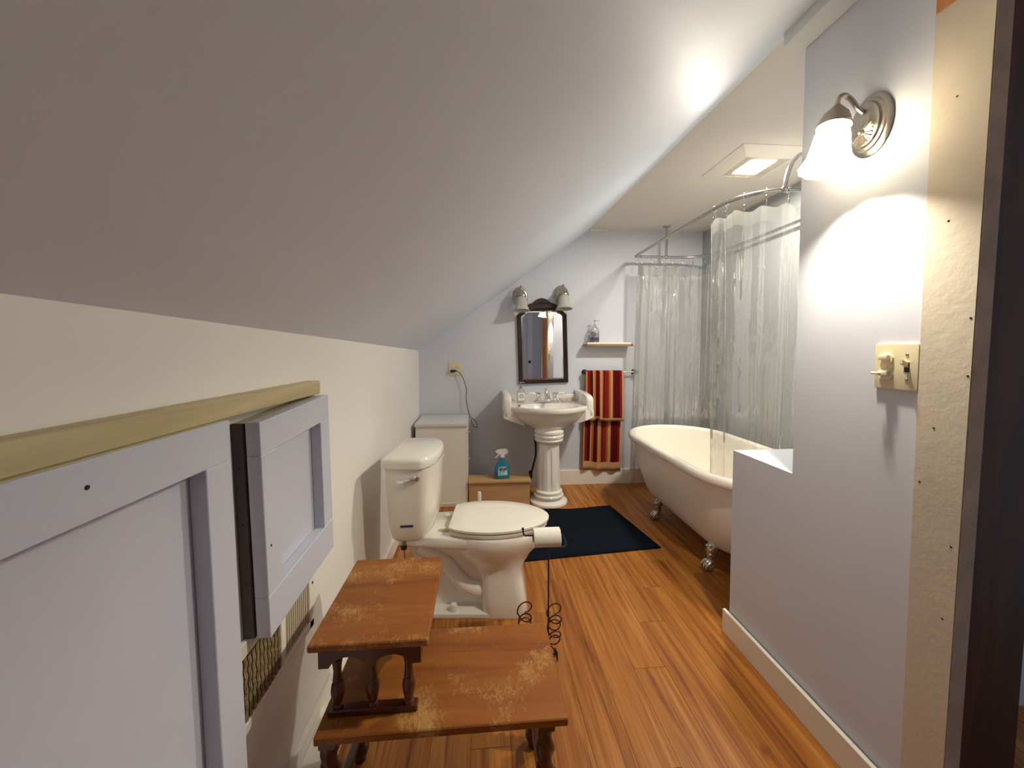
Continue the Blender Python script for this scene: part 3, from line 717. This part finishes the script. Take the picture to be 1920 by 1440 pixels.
loft(bm, [[(p[0], -.003, p[1]) for p in g0], [(p[0], -.008, p[1]) for p in g0], [(p[0], -.0095, p[1]) for p in g1]], True, True); obj('glass', bm, M_mirror, mi, 5)
cr = [(-.155, .335)] + [(-.150, .362), (-.135, .366), (-.115, .378), (-.085, .384), (-.065, .402), (-.042, .418), (-.018, .426), (0, .429), (.018, .426), (.042, .418), (.065, .402), (.085, .384), (.115, .378), (.135, .366), (.150, .362)] + [(.155, .335)]
bm = new(); prism(bm, cr, 'y', -.022, -.004); obj('crest', bm, M_frame, mi, 20)
b = new(); sphere(b, (0, -.024, .392), .013, (1, .5, 1)); 
for s in (-1, 1): tube(b, spline([(s * .018, -.024, .388), (s * .03, -.025, .375), (s * .055, -.024, .378), (s * .09, -.023, .362)], 5), [.006 - .0002 * i for i in range(16)], 6)
tube(b, [(.022 * math.cos(PI * (1 + i / 8)), -.0235, .394 + .022 * math.sin(PI * (1 + i / 8))) for i in range(9)], .004, 6)
obj('carving', b, M_frame, mi)

# ------------------------------------------------------------------ sconces (local: wall plane y=0, room towards -y)
def sconce(label, lit):
    t = thing('wall_sconce', label, 'wall lamp')
    b = lathe(new(), [(.060, 0), (.062, .004), (.056, .010), (.052, .011), (.050, .016), (.045, .018), (.042, .024), (.030, .029), (.012, .031)], seg=36)
    xform(b, Matrix.Diagonal((1, 1.38, 1, 1))); xform(b, Matrix.Rotation(PI / 2, 4, 'X')); obj('backplate', b, M_nickel, t)
    ro = new(); sphere(ro, (0, -.034, -.022), .007)
    for i in range(22):
        a = 2 * PI * i / 22; tube(ro, [(.010 * math.cos(a), -.031, -.022 + .010 * math.sin(a)), (.030 * math.cos(a), -.0285, -.022 + .033 * math.sin(a))], [.0012, .0028], 5)
    obj('rosette', ro, M_nickel, t)
    arm = spline([(0, -.028, .034), (0, -.045, .046), (0, -.066, .068), (0, -.088, .078), (0, -.103, .066), (0, -.107, .040)], 6)
    obj('arm', tube(new(), arm, .0065, 10), M_nickel, t)
    X = Matrix.Translation((0, -.107, .040)) @ Matrix.Rotation(math.radians(-9), 4, 'X')
    b = lathe(new(), [(.008, .010), (.013, .004), (.020, -.004), (.027, -.014), (.030, -.016), (.031, -.022), (.036, -.030), (.038, -.042), (.041, -.046), (.041, -.052), (.030, -.050)], seg=28); xform(b, X); obj('fitter', b, M_nickel, t)
    sh = [(.030, -.046), (.035, -.056), (.040, -.075), (.043, -.095), (.046, -.115), (.050, -.135), (.057, -.153), (.065, -.167)]
    inn = [(r - .003, z) for r, z in sh[::-1]]
    b = lathe(new(), sh, seg=48, cap0=False, cap1=False, mod=lambda a, k: 1 + (.030 * math.cos(12 * a) if k >= 6 else .012 * math.cos(12 * a) if k == 5 else 0)); xform(b, X)
    obj('shade', b, M_shade_lit if lit else M_frost, t, 60)
    b = lathe(new(), [(.010, -.030), (.011, -.040), (.012, -.046), (.010, -.050), (.004, -.052)], seg=18); xform(b, X); obj('bulb', b, M_bulb if lit else M_white, t)
    return t
s0 = sconce('lit bell shade wall sconce glowing warm on the right wall', True)
s0.location = (XR - .0005, 1.02, 1.888); s0.rotation_euler = (0, 0, -PI / 2)
s1 = sconce('unlit bell shade sconce above the left corner of the mirror', False)
s1.location = (.362, YB - .0005, 1.732); s1.scale = (1.14, 1.0, 1.08); s1['group'] = 'unlit sconces above the mirror'
dup(s1, (.740, YB - .0005, 1.750), (0, 0, 0), 'unlit bell shade sconce above the right corner of the mirror', 'unlit sconces above the mirror')

# ------------------------------------------------------------------ back wall shelf, bottle, towel bar, towel, outlet
sh = thing('wall_shelf', 'small white floating shelf beside the mirror, wood edge below', 'shelf', (1.158, YB - .001, 1.31))
obj('board', box(new(), -.205, .215, -.130, 0, -.004, .012, .002, 1), M_trim, sh)
obj('lower_board', box(new(), -.207, .217, -.128, 0, -.0215, -.0045, .002, 1), M_shelf, sh)
pump_bottle('lotion_bottle', 'clear pump bottle with dark label and purple base on the shelf', (1.035, 3.42, 1.3225), .1, 1.12, M_purple, mat('dark_label', (.10, .09, .11), .4, var=.3, vscale=60))
tr_ = thing('towel_bar', 'white towel bar with black end mounts below the shelf', 'towel bar', (1.16, YB - .001, 1.052))
obj('bar', tube(new(), [(-.20, -.05, 0), (.27, -.05, 0)], .007, 10), M_trim, tr_)
for x_ in (-.20, .27):
    b = lathe(new(), [(.022, 0), (.024, .006), (.018, .012), (.012, .02), (.012, .045), (.020, .052), (.020, .064), (.010, .070)], seg=16); xform(b, Matrix.Translation((x_, 0, 0)) @ Matrix.Rotation(PI / 2, 4, 'X') ); b2 = b
    obj('mount', b2, M_rubber, tr_)

def towel_mat():
    m, t, p = nodes('striped_terry'); N = t.nodes
    p.inputs['Roughness'].default_value = .95; p.inputs['Specular IOR Level'].default_value = .1
    uv = N.new('ShaderNodeUVMap'); sx = N.new('ShaderNodeSeparateXYZ'); lk(t, uv.outputs[0], sx.inputs[0])
    r = N.new('ShaderNodeValToRGB'); r.color_ramp.interpolation = 'CONSTANT'
    tan, red, dk, orn, gold = (.55, .31, .13), (.25, .012, .010), (.085, .005, .007), (.36, .12, .025), (.42, .21, .055)
    seq = [(0, tan), (.035, red), (.10, dk), (.185, tan), (.22, orn), (.27, dk), (.34, red), (.375, tan), (.41, gold), (.46, dk), (.50, red), (.605, orn), (.65, tan), (.71, red), (.735, dk), (.90, red), (.955, tan)]
    e = r.color_ramp.elements
    while len(e) < len(seq): e.new(.5)
    for el, (ps_, c) in zip(e, seq): el.position = ps_; el.color = c + (1,)
    lk(t, sx.outputs[0], r.inputs[0])
    mx = N.new('ShaderNodeMix'); mx.data_type = 'RGBA'; mx.inputs[7].default_value = (.60, .34, .15, 1)
    gt = N.new('ShaderNodeMath'); gt.operation = 'GREATER_THAN'; gt.inputs[1].default_value = .955
    lt = N.new('ShaderNodeMath'); lt.operation = 'LESS_THAN'; lt.inputs[1].default_value = .018
    ad = N.new('ShaderNodeMath'); ad.operation = 'MAXIMUM'
    lk(t, sx.outputs[1], gt.inputs[0]); lk(t, sx.outputs[1], lt.inputs[0]); lk(t, gt.outputs[0], ad.inputs[0]); lk(t, lt.outputs[0], ad.inputs[1])
    lk(t, ad.outputs[0], mx.inputs[0]); lk(t, r.outputs[0], mx.inputs[6]); lk(t, mx.outputs[2], p.inputs['Base Color'])
    tc = N.new('ShaderNodeTexCoord'); nn = N.new('ShaderNodeTexNoise'); nn.inputs['Scale'].default_value = 350
    lk(t, tc.outputs['Object'], nn.inputs['Vector']); bn = N.new('ShaderNodeBump'); bn.inputs['Strength'].default_value = .8; bn.inputs['Distance'].default_value = .004
    lk(t, nn.outputs['Fac'], bn.inputs['Height']); lk(t, bn.outputs[0], p.inputs['Normal'])
    return m
def towel():
    nu, ZT, zf, zb_ = 45, 1.064, .615, .140
    path = []                                      # (y, z) centre line from front hem over the bar to back hem
    for i in range(16): path.append((-.066, zf + (ZT - .012 - zf) * i / 15, 'f', i / 15))
    for i in range(1, 8):
        a = PI * i / 8; path.append((-.05 - .016 * math.cos(a), ZT - .012 + .013 * math.sin(a), 't', 0))
    for i in range(26): path.append((-.034, ZT - .012 + (zb_ - ZT + .012) * i / 25, 'b', i / 25))
    bm = new(); uvl = bm.loops.layers.uv.new('UVMap'); grid = []
    for k, (y, z, s, t) in enumerate(path):
        row = []
        for j in range(nu):
            u = j / (nu - 1); x = -.178 + .352 * u; yy = y; zz = z
            if s == 'f':
                g = 1 - t
                x += .004 * math.sin(9 * u) * g; yy -= (.012 + .010 * math.sin(u * 13 + .5) + (.022 * math.exp(-((u - .37) / .045) ** 2)) - (.014 * math.exp(-((u - .28) / .05) ** 2))) * (.25 + .75 * g); zz += (-.014 * u + .016 * math.exp(-((u - .33) / .06) ** 2)) * g
            if s == 'b':
                x = -.178 + .352 * u + t * (.012 * (1 - u) - .03 * (1 - u)) ; yy += t * (.004 * math.sin(u * 10) ) - .022 * math.sin(PI * min(1, t * 1.2)) ** 2 * 0 - t * .012 * math.sin(u * 17 + 1) * t
                zz += t * (.045 * max(0, .35 - u) - .012 * u)
            row.append(bm.verts.new((x, yy, zz)))
        grid.append(row)
    L = len(path)
    for k in range(L - 1):
        for j in range(nu - 1):
            f = bm.faces.new((grid[k][j], grid[k][j + 1], grid[k + 1][j + 1], grid[k + 1][j]))
            for lp, (a, b_) in zip(f.loops, ((k, j), (k, j + 1), (k + 1, j + 1), (k + 1, j))):
                lp[uvl].uv = (b_ / (nu - 1), a / (L - 1))
    o = obj('towel', bm, towel_mat(), None, 60, (1.135, YB - .001, 0))
    sd_ = o.modifiers.new('thick', 'SOLIDIFY'); sd_.thickness = .006; sd_.offset = 0
    return tag(o, 'red orange and tan striped bath towel folded over the towel bar', 'towel')
towel()

ot = thing('wall_outlet', 'beige double outlet plate on the back wall above the cabinet', 'outlet', (-.220, YB - .0005, 1.087))
obj('plate', box(new(), -.062, .062, -.006, 0, -.062, .062, .003, 2), M_ivory, ot)
for cx in (-.024, .030):
    for cz in (.022, -.022):
        fce = obj('socket', loft(new(), [[(p[0], -.006, p[2]) for p in [(cx + .017 * math.cos(2 * PI * i / 16), 0, cz + max(-.014, min(.014, .017 * math.sin(2 * PI * i / 16)))) for i in range(16)]], [(p[0], -.0085, p[2]) for p in [(cx + .016 * math.cos(2 * PI * i / 16), 0, cz + max(-.013, min(.013, .016 * math.sin(2 * PI * i / 16)))) for i in range(16)]]]), M_ivory_l, ot)
        b = new(); box(b, cx - .007, cx - .0055, -.0092, -.0086, cz - .002, cz + .007); box(b, cx + .0055, cx + .007, -.0092, -.0086, cz - .002, cz + .007); box(b, cx - .002, cx + .002, -.0092, -.0086, cz - .010, cz - .006)
        obj('slot', b, M_slot, fce, 0)
pc = thing('power_cord', 'black plug and thin cord hanging from the outlet to the cabinet', 'cord', (-.220, YB - .0095, 1.087))
b = loft(new(), [[(x_, -.003, z_) for x_, z_ in ((-.040, -.030), (-.005, -.030), (-.005, -.010), (-.040, -.010))], [(x_, -.020, z_) for x_, z_ in ((-.044, -.034), (.004, -.031), (.004, -.009), (-.044, -.008))], [(x_, -.032, z_) for x_, z_ in ((-.036, -.028), (-.004, -.026), (-.004, -.012), (-.036, -.014))]])
obj('plug', b, M_rubber, pc, 60)
cord = spline([(.0, -.022, -.019), (.024, -.024, -.025), (.056, -.028, -.060), (.083, -.03, -.125), (.098, -.03, -.19), (.094, -.03, -.255), (.100, -.035, -.31), (.116, -.04, -.385), (.128, -.05, -.43)], 8)
obj('cord', tube(new(), cord, .003, 8), M_rubber, pc)
lp_ = spline([(.128, -.05, -.43), (.140, -.20, -.41), (.150, -.30, -.395), (.175, -.33, -.41), (.195, -.34, -.44), (.190, -.34, -.465), (.165, -.34, -.457), (.150, -.335, -.425), (.145, -.33, -.40)], 6)
obj('cord_loop', tube(new(), lp_, .0028, 8), M_rubber, pc)

# switch plate on the right wall (partly behind the bare board)
sw = thing('switch_plate', 'ivory switch and outlet plate on the right wall under the lit sconce', 'switch', (XR - .0005, .9245, 1.214), -PI / 2)
obj('plate', box(new(), -.0545, .052, -.007, 0, -.060, .060, .003, 2), M_ivory, sw)
for cz in (.021, -.021):
    so = obj('socket', loft(new(), [[(-.024 + r_ * math.cos(2 * PI * i / 16), y_, cz + max(-.8, min(.8, math.sin(2 * PI * i / 16))) * r_) for i in range(16)] for r_, y_ in ((.0185, -.007), (.0175, -.011))]), M_ivory_l, sw, 30)
    b = new(); box(b, -.036, -.012, -.021, -.0112, cz - .004, cz + .010, .003, 2)
    if cz < 0: box(b, -.046, -.024, -.030, -.0212, cz - .001, cz + .006, .002, 1)
    obj('socket_cover', b, M_ivory_l, so)
b = lathe(new(), [(.0035, 0), (.003, .002)], seg=10); xform(b, Matrix.Translation((-.024, -.007, 0)) @ Matrix.Rotation(PI / 2, 4, 'X')); obj('screw', b, M_ivory_l, sw)
obj('switch_slot', box(new(), .020, .032, -.0078, -.0071, -.013, .013), M_slot, sw, 0)
b = loft(new(), [[(.0215, -.0079, .0), (.0305, -.0079, .0), (.0305, -.0079, .012), (.0215, -.0079, .012)], [(.0225, -.024, .010), (.0295, -.024, .010), (.0295, -.024, .019), (.0225, -.024, .019)]]); obj('toggle', b, M_ivory_l, sw, 20)
for cz in (.032, -.032):
    b = lathe(new(), [(.004, 0), (.003, .002)], seg=10); xform(b, Matrix.Translation((.026, -.007, cz)) @ Matrix.Rotation(PI / 2, 4, 'X')); obj('screw', b, M_nickel, sw)

# ------------------------------------------------------------------ rug
bm = new()
N_, K_ = 30, 22; g = []
c00, c10, c11, c01 = Vector((.16, 2.205, 0)), Vector((1.140, 2.300, 0)), Vector((1.035, 2.965, 0)), Vector((.22, 2.93, 0))
for i in range(N_ + 1):
    row = []
    for j in range(K_ + 1):
        u, v = i / N_, j / K_; p = (c00 * (1 - u) + c10 * u) * (1 - v) + (c01 * (1 - u) + c11 * u) * v
        rip = .0
        if v > .8: rip = .010 * ((v - .8) / .2) * math.exp(-((u - .42) / .16) ** 2)
        row.append(bm.verts.new((p.x, p.y + .006 * math.sin(u * 7) * v - .03 * v ** 6 * math.exp(-((u - .45) / .3) ** 2), .0075 + rip + .0006 * math.sin(u * 30) * math.sin(v * 21))))
    g.append(row)
for i in range(N_):
    for j in range(K_): bm.faces.new((g[i][j], g[i + 1][j], g[i + 1][j + 1], g[i][j + 1]))
rug = obj('bath_rug', bm, M_rug, None, 60); so_ = rug.modifiers.new('thick', 'SOLIDIFY'); so_.thickness = .0068; so_.offset = -1
tag(rug, 'dark navy bath rug on the wooden floor in front of the sink', 'rug')

# ------------------------------------------------------------------ clawfoot tub
TX, TY, HW, HL = 1.545, 2.425, .392, .79
tub = thing('clawfoot_tub', 'white clawfoot bathtub with rolled rim behind the half wall', 'bathtub', (TX, TY, 0))
def stad(hw, hl, z, n=16, dy=0):
    pts = []
    for i in range(n + 1):
        a = -PI / 2 + PI * i / n - PI / 2 + PI / 2
        pts.append((hw * math.sin(PI / 2 - PI * i / n), dy + (hl - hw) + hw * math.cos(PI / 2 - PI * i / n) , z))
    for i in range(n + 1):
        pts.append((hw * math.sin(-PI / 2 - PI * i / n), dy - (hl - hw) + hw * math.cos(-PI / 2 - PI * i / n), z))
    return pts
out_p = [(.16, .50, .125), (.205, .545, .13), (.245, .585, .155), (.275, .625, .21), (.30, .66, .29), (.322, .695, .38), (.338, .718, .47), (.348, .735, .545)]
bm = loft(new(), [stad(*p) for p in out_p], True, False)
obj('outer_shell', bm, M_tubout, tub, 60)
rim_r = []
for i in range(17):
    a = PI * 1.15 - 2 * PI * .86 * i / 16
    rim_r.append((.362 + .030 * math.cos(a) , .752 + .030 * math.cos(a), .578 + .034 * math.sin(a)))
rr = [(.350, .738, .545)]
for i in range(15):
    a = math.radians(250 - 0) + math.radians(-0); ang = math.radians(-95 + 270 * i / 14)
    rr.append((.364 + .028 * math.cos(ang), .762 + .028 * math.cos(ang), .580 + .030 * math.sin(ang)))
inn_p = [(.330, .725, .53), (.318, .71, .44), (.300, .685, .34), (.272, .64, .25), (.225, .58, .19), (.15, .50, .17)]
bm = loft(new(), [stad(*p) for p in rr] + [stad(*p) for p in inn_p], False, True)
obj('basin', bm, M_tub, tub, 70)
def claw(sx, sy):
    """local at (0,0): leg from under the shell down to ball and claw"""
    b = new(); tube(b, spline([(-.055 * sx, 0, .175), (-.02 * sx, 0, .150), (.004 * sx, 0, .115), (.0, 0, .075), (.006 * sx, 0, .045)], 5), [.012, .030, .034, .036, .036, .036, .035, .034, .032, .030, .028, .027, .026, .025, .024, .022, .022, .022, .022, .024, .024], 10)
    sphere(b, (.014 * sx, 0, .028), .0275, (1.1, 1, 1))
    for k in range(-1, 2):
        tube(b, spline([(.0, k * .012, .060), (.026 * sx, k * .022, .050), (.044 * sx, k * .024, .028), (.046 * sx, k * .022, .004)], 4), [.010, .010, .010, .011, .011, .010, .009, .009, .008, .007, .006, .005, .004], 8)
    for k in range(5): sphere(b, (.018 * sx, (k % 2 - .5) * .03, .10 + k * .013), .011)
    return b
for sx_, sy_ in ((-1, 1), (-1, -1), (1, 1), (1, -1)):
    xx, yy = sx_ * .235, (.275 if sy_ > 0 else -.385)
    o = obj('claw_foot', claw(sx_, sy_), M_feet, tub, 60, (xx + .0, yy, 0))

# ------------------------------------------------------------------ shower ring, curtains, hooks
ZR = 2.08
rx0, rx1, ry0, ry1 = 1.368, 2.035, 1.885, 3.335
def rr_pts(r_near=.26, r_far=.06):
    pts = []
    def arc(cx, cy, r, a0, a1, n=10):
        for i in range(n + 1):
            a = a0 + (a1 - a0) * i / n; pts.append((cx + r * math.cos(a), cy + r * math.sin(a), ZR))
    for i in range(0, 8): pts.append((rx0, ry1 - r_far - (ry1 - r_far - ry0 - r_near) * i / 8, ZR))
    arc(rx0 + r_near, ry0 + r_near, r_near, PI, 1.5 * PI)
    arc(rx1 - r_near, ry0 + r_near, r_near, 1.5 * PI, 2 * PI)
    for i in range(1, 8): pts.append((rx1, ry0 + r_near + (ry1 - r_near - ry0 - r_near) * i / 8, ZR))
    arc(rx1 - r_near, ry1 - .04 - r_near + .04, r_near, 0, .5 * PI)
    arc(rx0 + r_far, ry1 - r_far, r_far, .5 * PI, PI)
    return pts
RING = [Vector(p) for p in rr_pts()]
cl = [0]
for i in range(len(RING)): cl.append(cl[-1] + (RING[(i + 1) % len(RING)] - RING[i]).length)
def ring_at(s):
    s %= cl[-1]
    for i in range(len(RING)):
        if s <= cl[i + 1]:
            t = (s - cl[i]) / max(1e-9, cl[i + 1] - cl[i]); a, b = RING[i], RING[(i + 1) % len(RING)]
            return a.lerp(b, t), (b - a).normalized()
rod = thing('shower_rod', 'steel oval shower curtain ring hung from the ceiling over the tub', 'curtain rod', (0, 0, 0))
obj('ring', tube(new(), RING, .011, 10, True), M_steel, rod, 60)
b = tube(new(), [(1.655, ry1, ZR + .008), (1.655, ry1, ZC - .012)], .010, 10); lathe(b, [(.012, ZC - .016), (.030, ZC - .010), (.032, ZC - .0005)], (1.655, ry1), 16)
obj('ceiling_post', b, M_steel, rod)
b = tube(new(), spline([(1.56, ry0, ZR + .01), (1.575, ry0 + .004, ZR + .07), (1.605, ry0 + .01, ZR + .14), (1.66, ry0 + .02, ZR + .19), (1.75, ry0 + .05, ZR + .205), (1.90, ry0 + .09, ZR + .205), (XA - .001, ry0 + .14, ZR + .205)], 6), .010, 10)
obj('wall_brace', b, M_chrome, rod)
b = new(); 
for p in ((1.56, ry0, ZR), (1.655, ry1, ZR), (rx0 + .01, ry1 - .01, ZR)): sphere(b, p, .017, (1, 1, 1), 12, 8)
obj('joint', b, M_steel, rod)

def curtain(name, label, s0, s1, ztop, zbot, amp, waves, seed, extra=0, cols=170, rows=46, off=0.0, gather=None, pull=None):
    rnd = random.Random(seed); ph = [rnd.uniform(0, 6.28) for _ in range(8)]
    t = thing(name, label, 'shower curtain', (0, 0, 0))
    bm = new(); hem = new(); grid = []
    for r in range(rows + 1):
        v = r / rows; row = []
        for c in range(cols + 1):
            u = c / cols; uu = u + .012 * math.sin(2 * PI * 2 * u + ph[0])
            p, tg = ring_at(s0 + (s1 - s0) * uu); nr = Vector((-tg.y, tg.x, 0))
            w1 = 2 * PI * waves * u + ph[1] + .7 * math.sin(2 * PI * 1.7 * u + ph[2])
            a = amp * (.55 + .6 * v) * (math.sin(w1) + .45 * math.sin(2.3 * w1 + ph[3] + 1.4 * v) * (1 - .4 * v) + .22 * math.sin(4.1 * w1 + ph[4]))
            z = ztop + (zbot - ztop) * v - .010 * math.cos(2 * PI * u * 7) * (1 - v) ** 8 - .012 * (1 + math.sin(w1 * 1.3)) * v ** 4
            q = p + nr * (a + off) + Vector((0, 0, z - ZR))
            if pull: q += pull(u, v)
            row.append(q)
        grid.append(row)
    hr = 2
    def put(b, r0, r1):
        V = [[b.verts.new(q) for q in grid[r]] for r in range(r0, r1 + 1)]
        for i in range(len(V) - 1):
            for j in range(cols): b.faces.new((V[i][j], V[i][j + 1], V[i + 1][j + 1], V[i + 1][j]))
    put(bm, hr, rows); put(hem, 0, hr)
    obj('sheet', bm, M_curt, t, 180); obj('top_hem', hem, M_curt_hem, t, 180)
    return t
Lleft = 0
s_far_corner = cl[-1] - .035                      # far left corner
far_len = .86
curtain('shower_curtain', 'clear vinyl shower curtain hanging at the far end of the tub', cl[-1] - far_len, cl[-1] + .03, 1.995, .02, .017, 4.5, 3, off=.02, pull=lambda u, v: Vector((-.02 * v * (u > .5), .045 * v ** .5, 0)))
sn = None
for k in range(400):                              # arc length where the near curtain begins
    p, _ = ring_at(k * .01)
    if p.y < 2.20: sn = k * .01; break
curtain('shower_curtain', 'clear vinyl shower curtain bunched at the near end, hanging inside the tub', sn, sn + .82, 2.005, .30, .026, 5, 11, off=.0, pull=lambda u, v: Vector((.035 * v ** .7 * (1 - u), .10 * v ** .8 * u, 0)))

ORD = ['first', 'second', 'third', 'fourth', 'fifth', 'sixth', 'seventh', 'eighth', 'ninth', 'tenth']
def hook_proto():
    t = thing('curtain_hook', '', 'curtain hook')
    R_ = [(0, .017 * math.cos(a), .017 * math.sin(a)) for a in [2 * PI * i / 18 for i in range(18)]]
    b = tube(new(), R_, .0016, 6, True); obj('ring_wire', b, M_chrome, t)
    b = tube(new(), spline([(0, 0, -.017), (0, .006, -.035), (0, .008, -.055), (0, .0, -.072), (0, -.010, -.066), (0, -.008, -.052)], 4), .0018, 6); sphere(b, (0, -.008, -.050), .004, (1, 1, 1), 8, 6)
    obj('hook_wire', b, M_steel, t)
    return t
hp = hook_proto(); first = True
for k in range(10):
    p, tg = ring_at(cl[-1] - far_len + .02 + k * (far_len) / 9.2); rz = math.atan2(tg.y, tg.x)
    lab = ORD[9 - k] + ' small metal curtain hook from the left on the far end of the shower ring'
    if first: hp.location = p; hp.rotation_euler = (0, 0, rz); hp['label'] = lab; hp['group'] = 'far curtain hooks'; first = False
    else: dup(hp, p, (0, 0, rz), lab, 'far curtain hooks')
for k in range(9):
    p, tg = ring_at(sn + .015 + k * .80 / 8); rz = math.atan2(tg.y, tg.x)
    dup(hp, p, (0, 0, rz), ORD[k] + ' small metal curtain hook from the left on the near curve of the shower ring', 'near curtain hooks')

# ------------------------------------------------------------------ ceiling fan light
fn = thing('exhaust_fan_light', 'square white ceiling exhaust fan with glowing light lens above the tub', 'ceiling light', (1.60, 2.17, ZC))
def sq(x0, x1, y0, y1, z): return [(x0, y0, z), (x1, y0, z), (x1, y1, z), (x0, y1, z)]
bm = loft(new(), [sq(-.20, .20, -.19, .20, -.0005), sq(-.20, .20, -.19, .20, -.004), sq(-.142, .135, -.128, .128, -.034), sq(-.132, .125, -.118, .118, -.036), sq(-.130, .123, -.116, .116, -.026)], False, False)
obj('housing', bm, M_cab, fn, 0)
obj('backing', box(new(), -.130, .123, -.116, .116, -.024, -.0225), M_beige, fn, 0)
obj('light_lens', box(new(), -.075, .065, -.078, .078, -.0335, -.0245, .004, 2), M_lens, fn)
for k in range(21):
    x_ = -.126 + k * .0122
    if -.080 < x_ + .002 < .068:
        obj('louvre', box(new(), x_, x_ + .004, -.1155, -.0785, -.034, -.026), M_trim, fn, 0); obj('louvre', box(new(), x_, x_ + .004, .0785, .1155, -.034, -.026), M_trim, fn, 0)
    else:
        obj('louvre', box(new(), x_, x_ + .004, -.1155, .1155, -.034, -.026), M_trim, fn, 0)
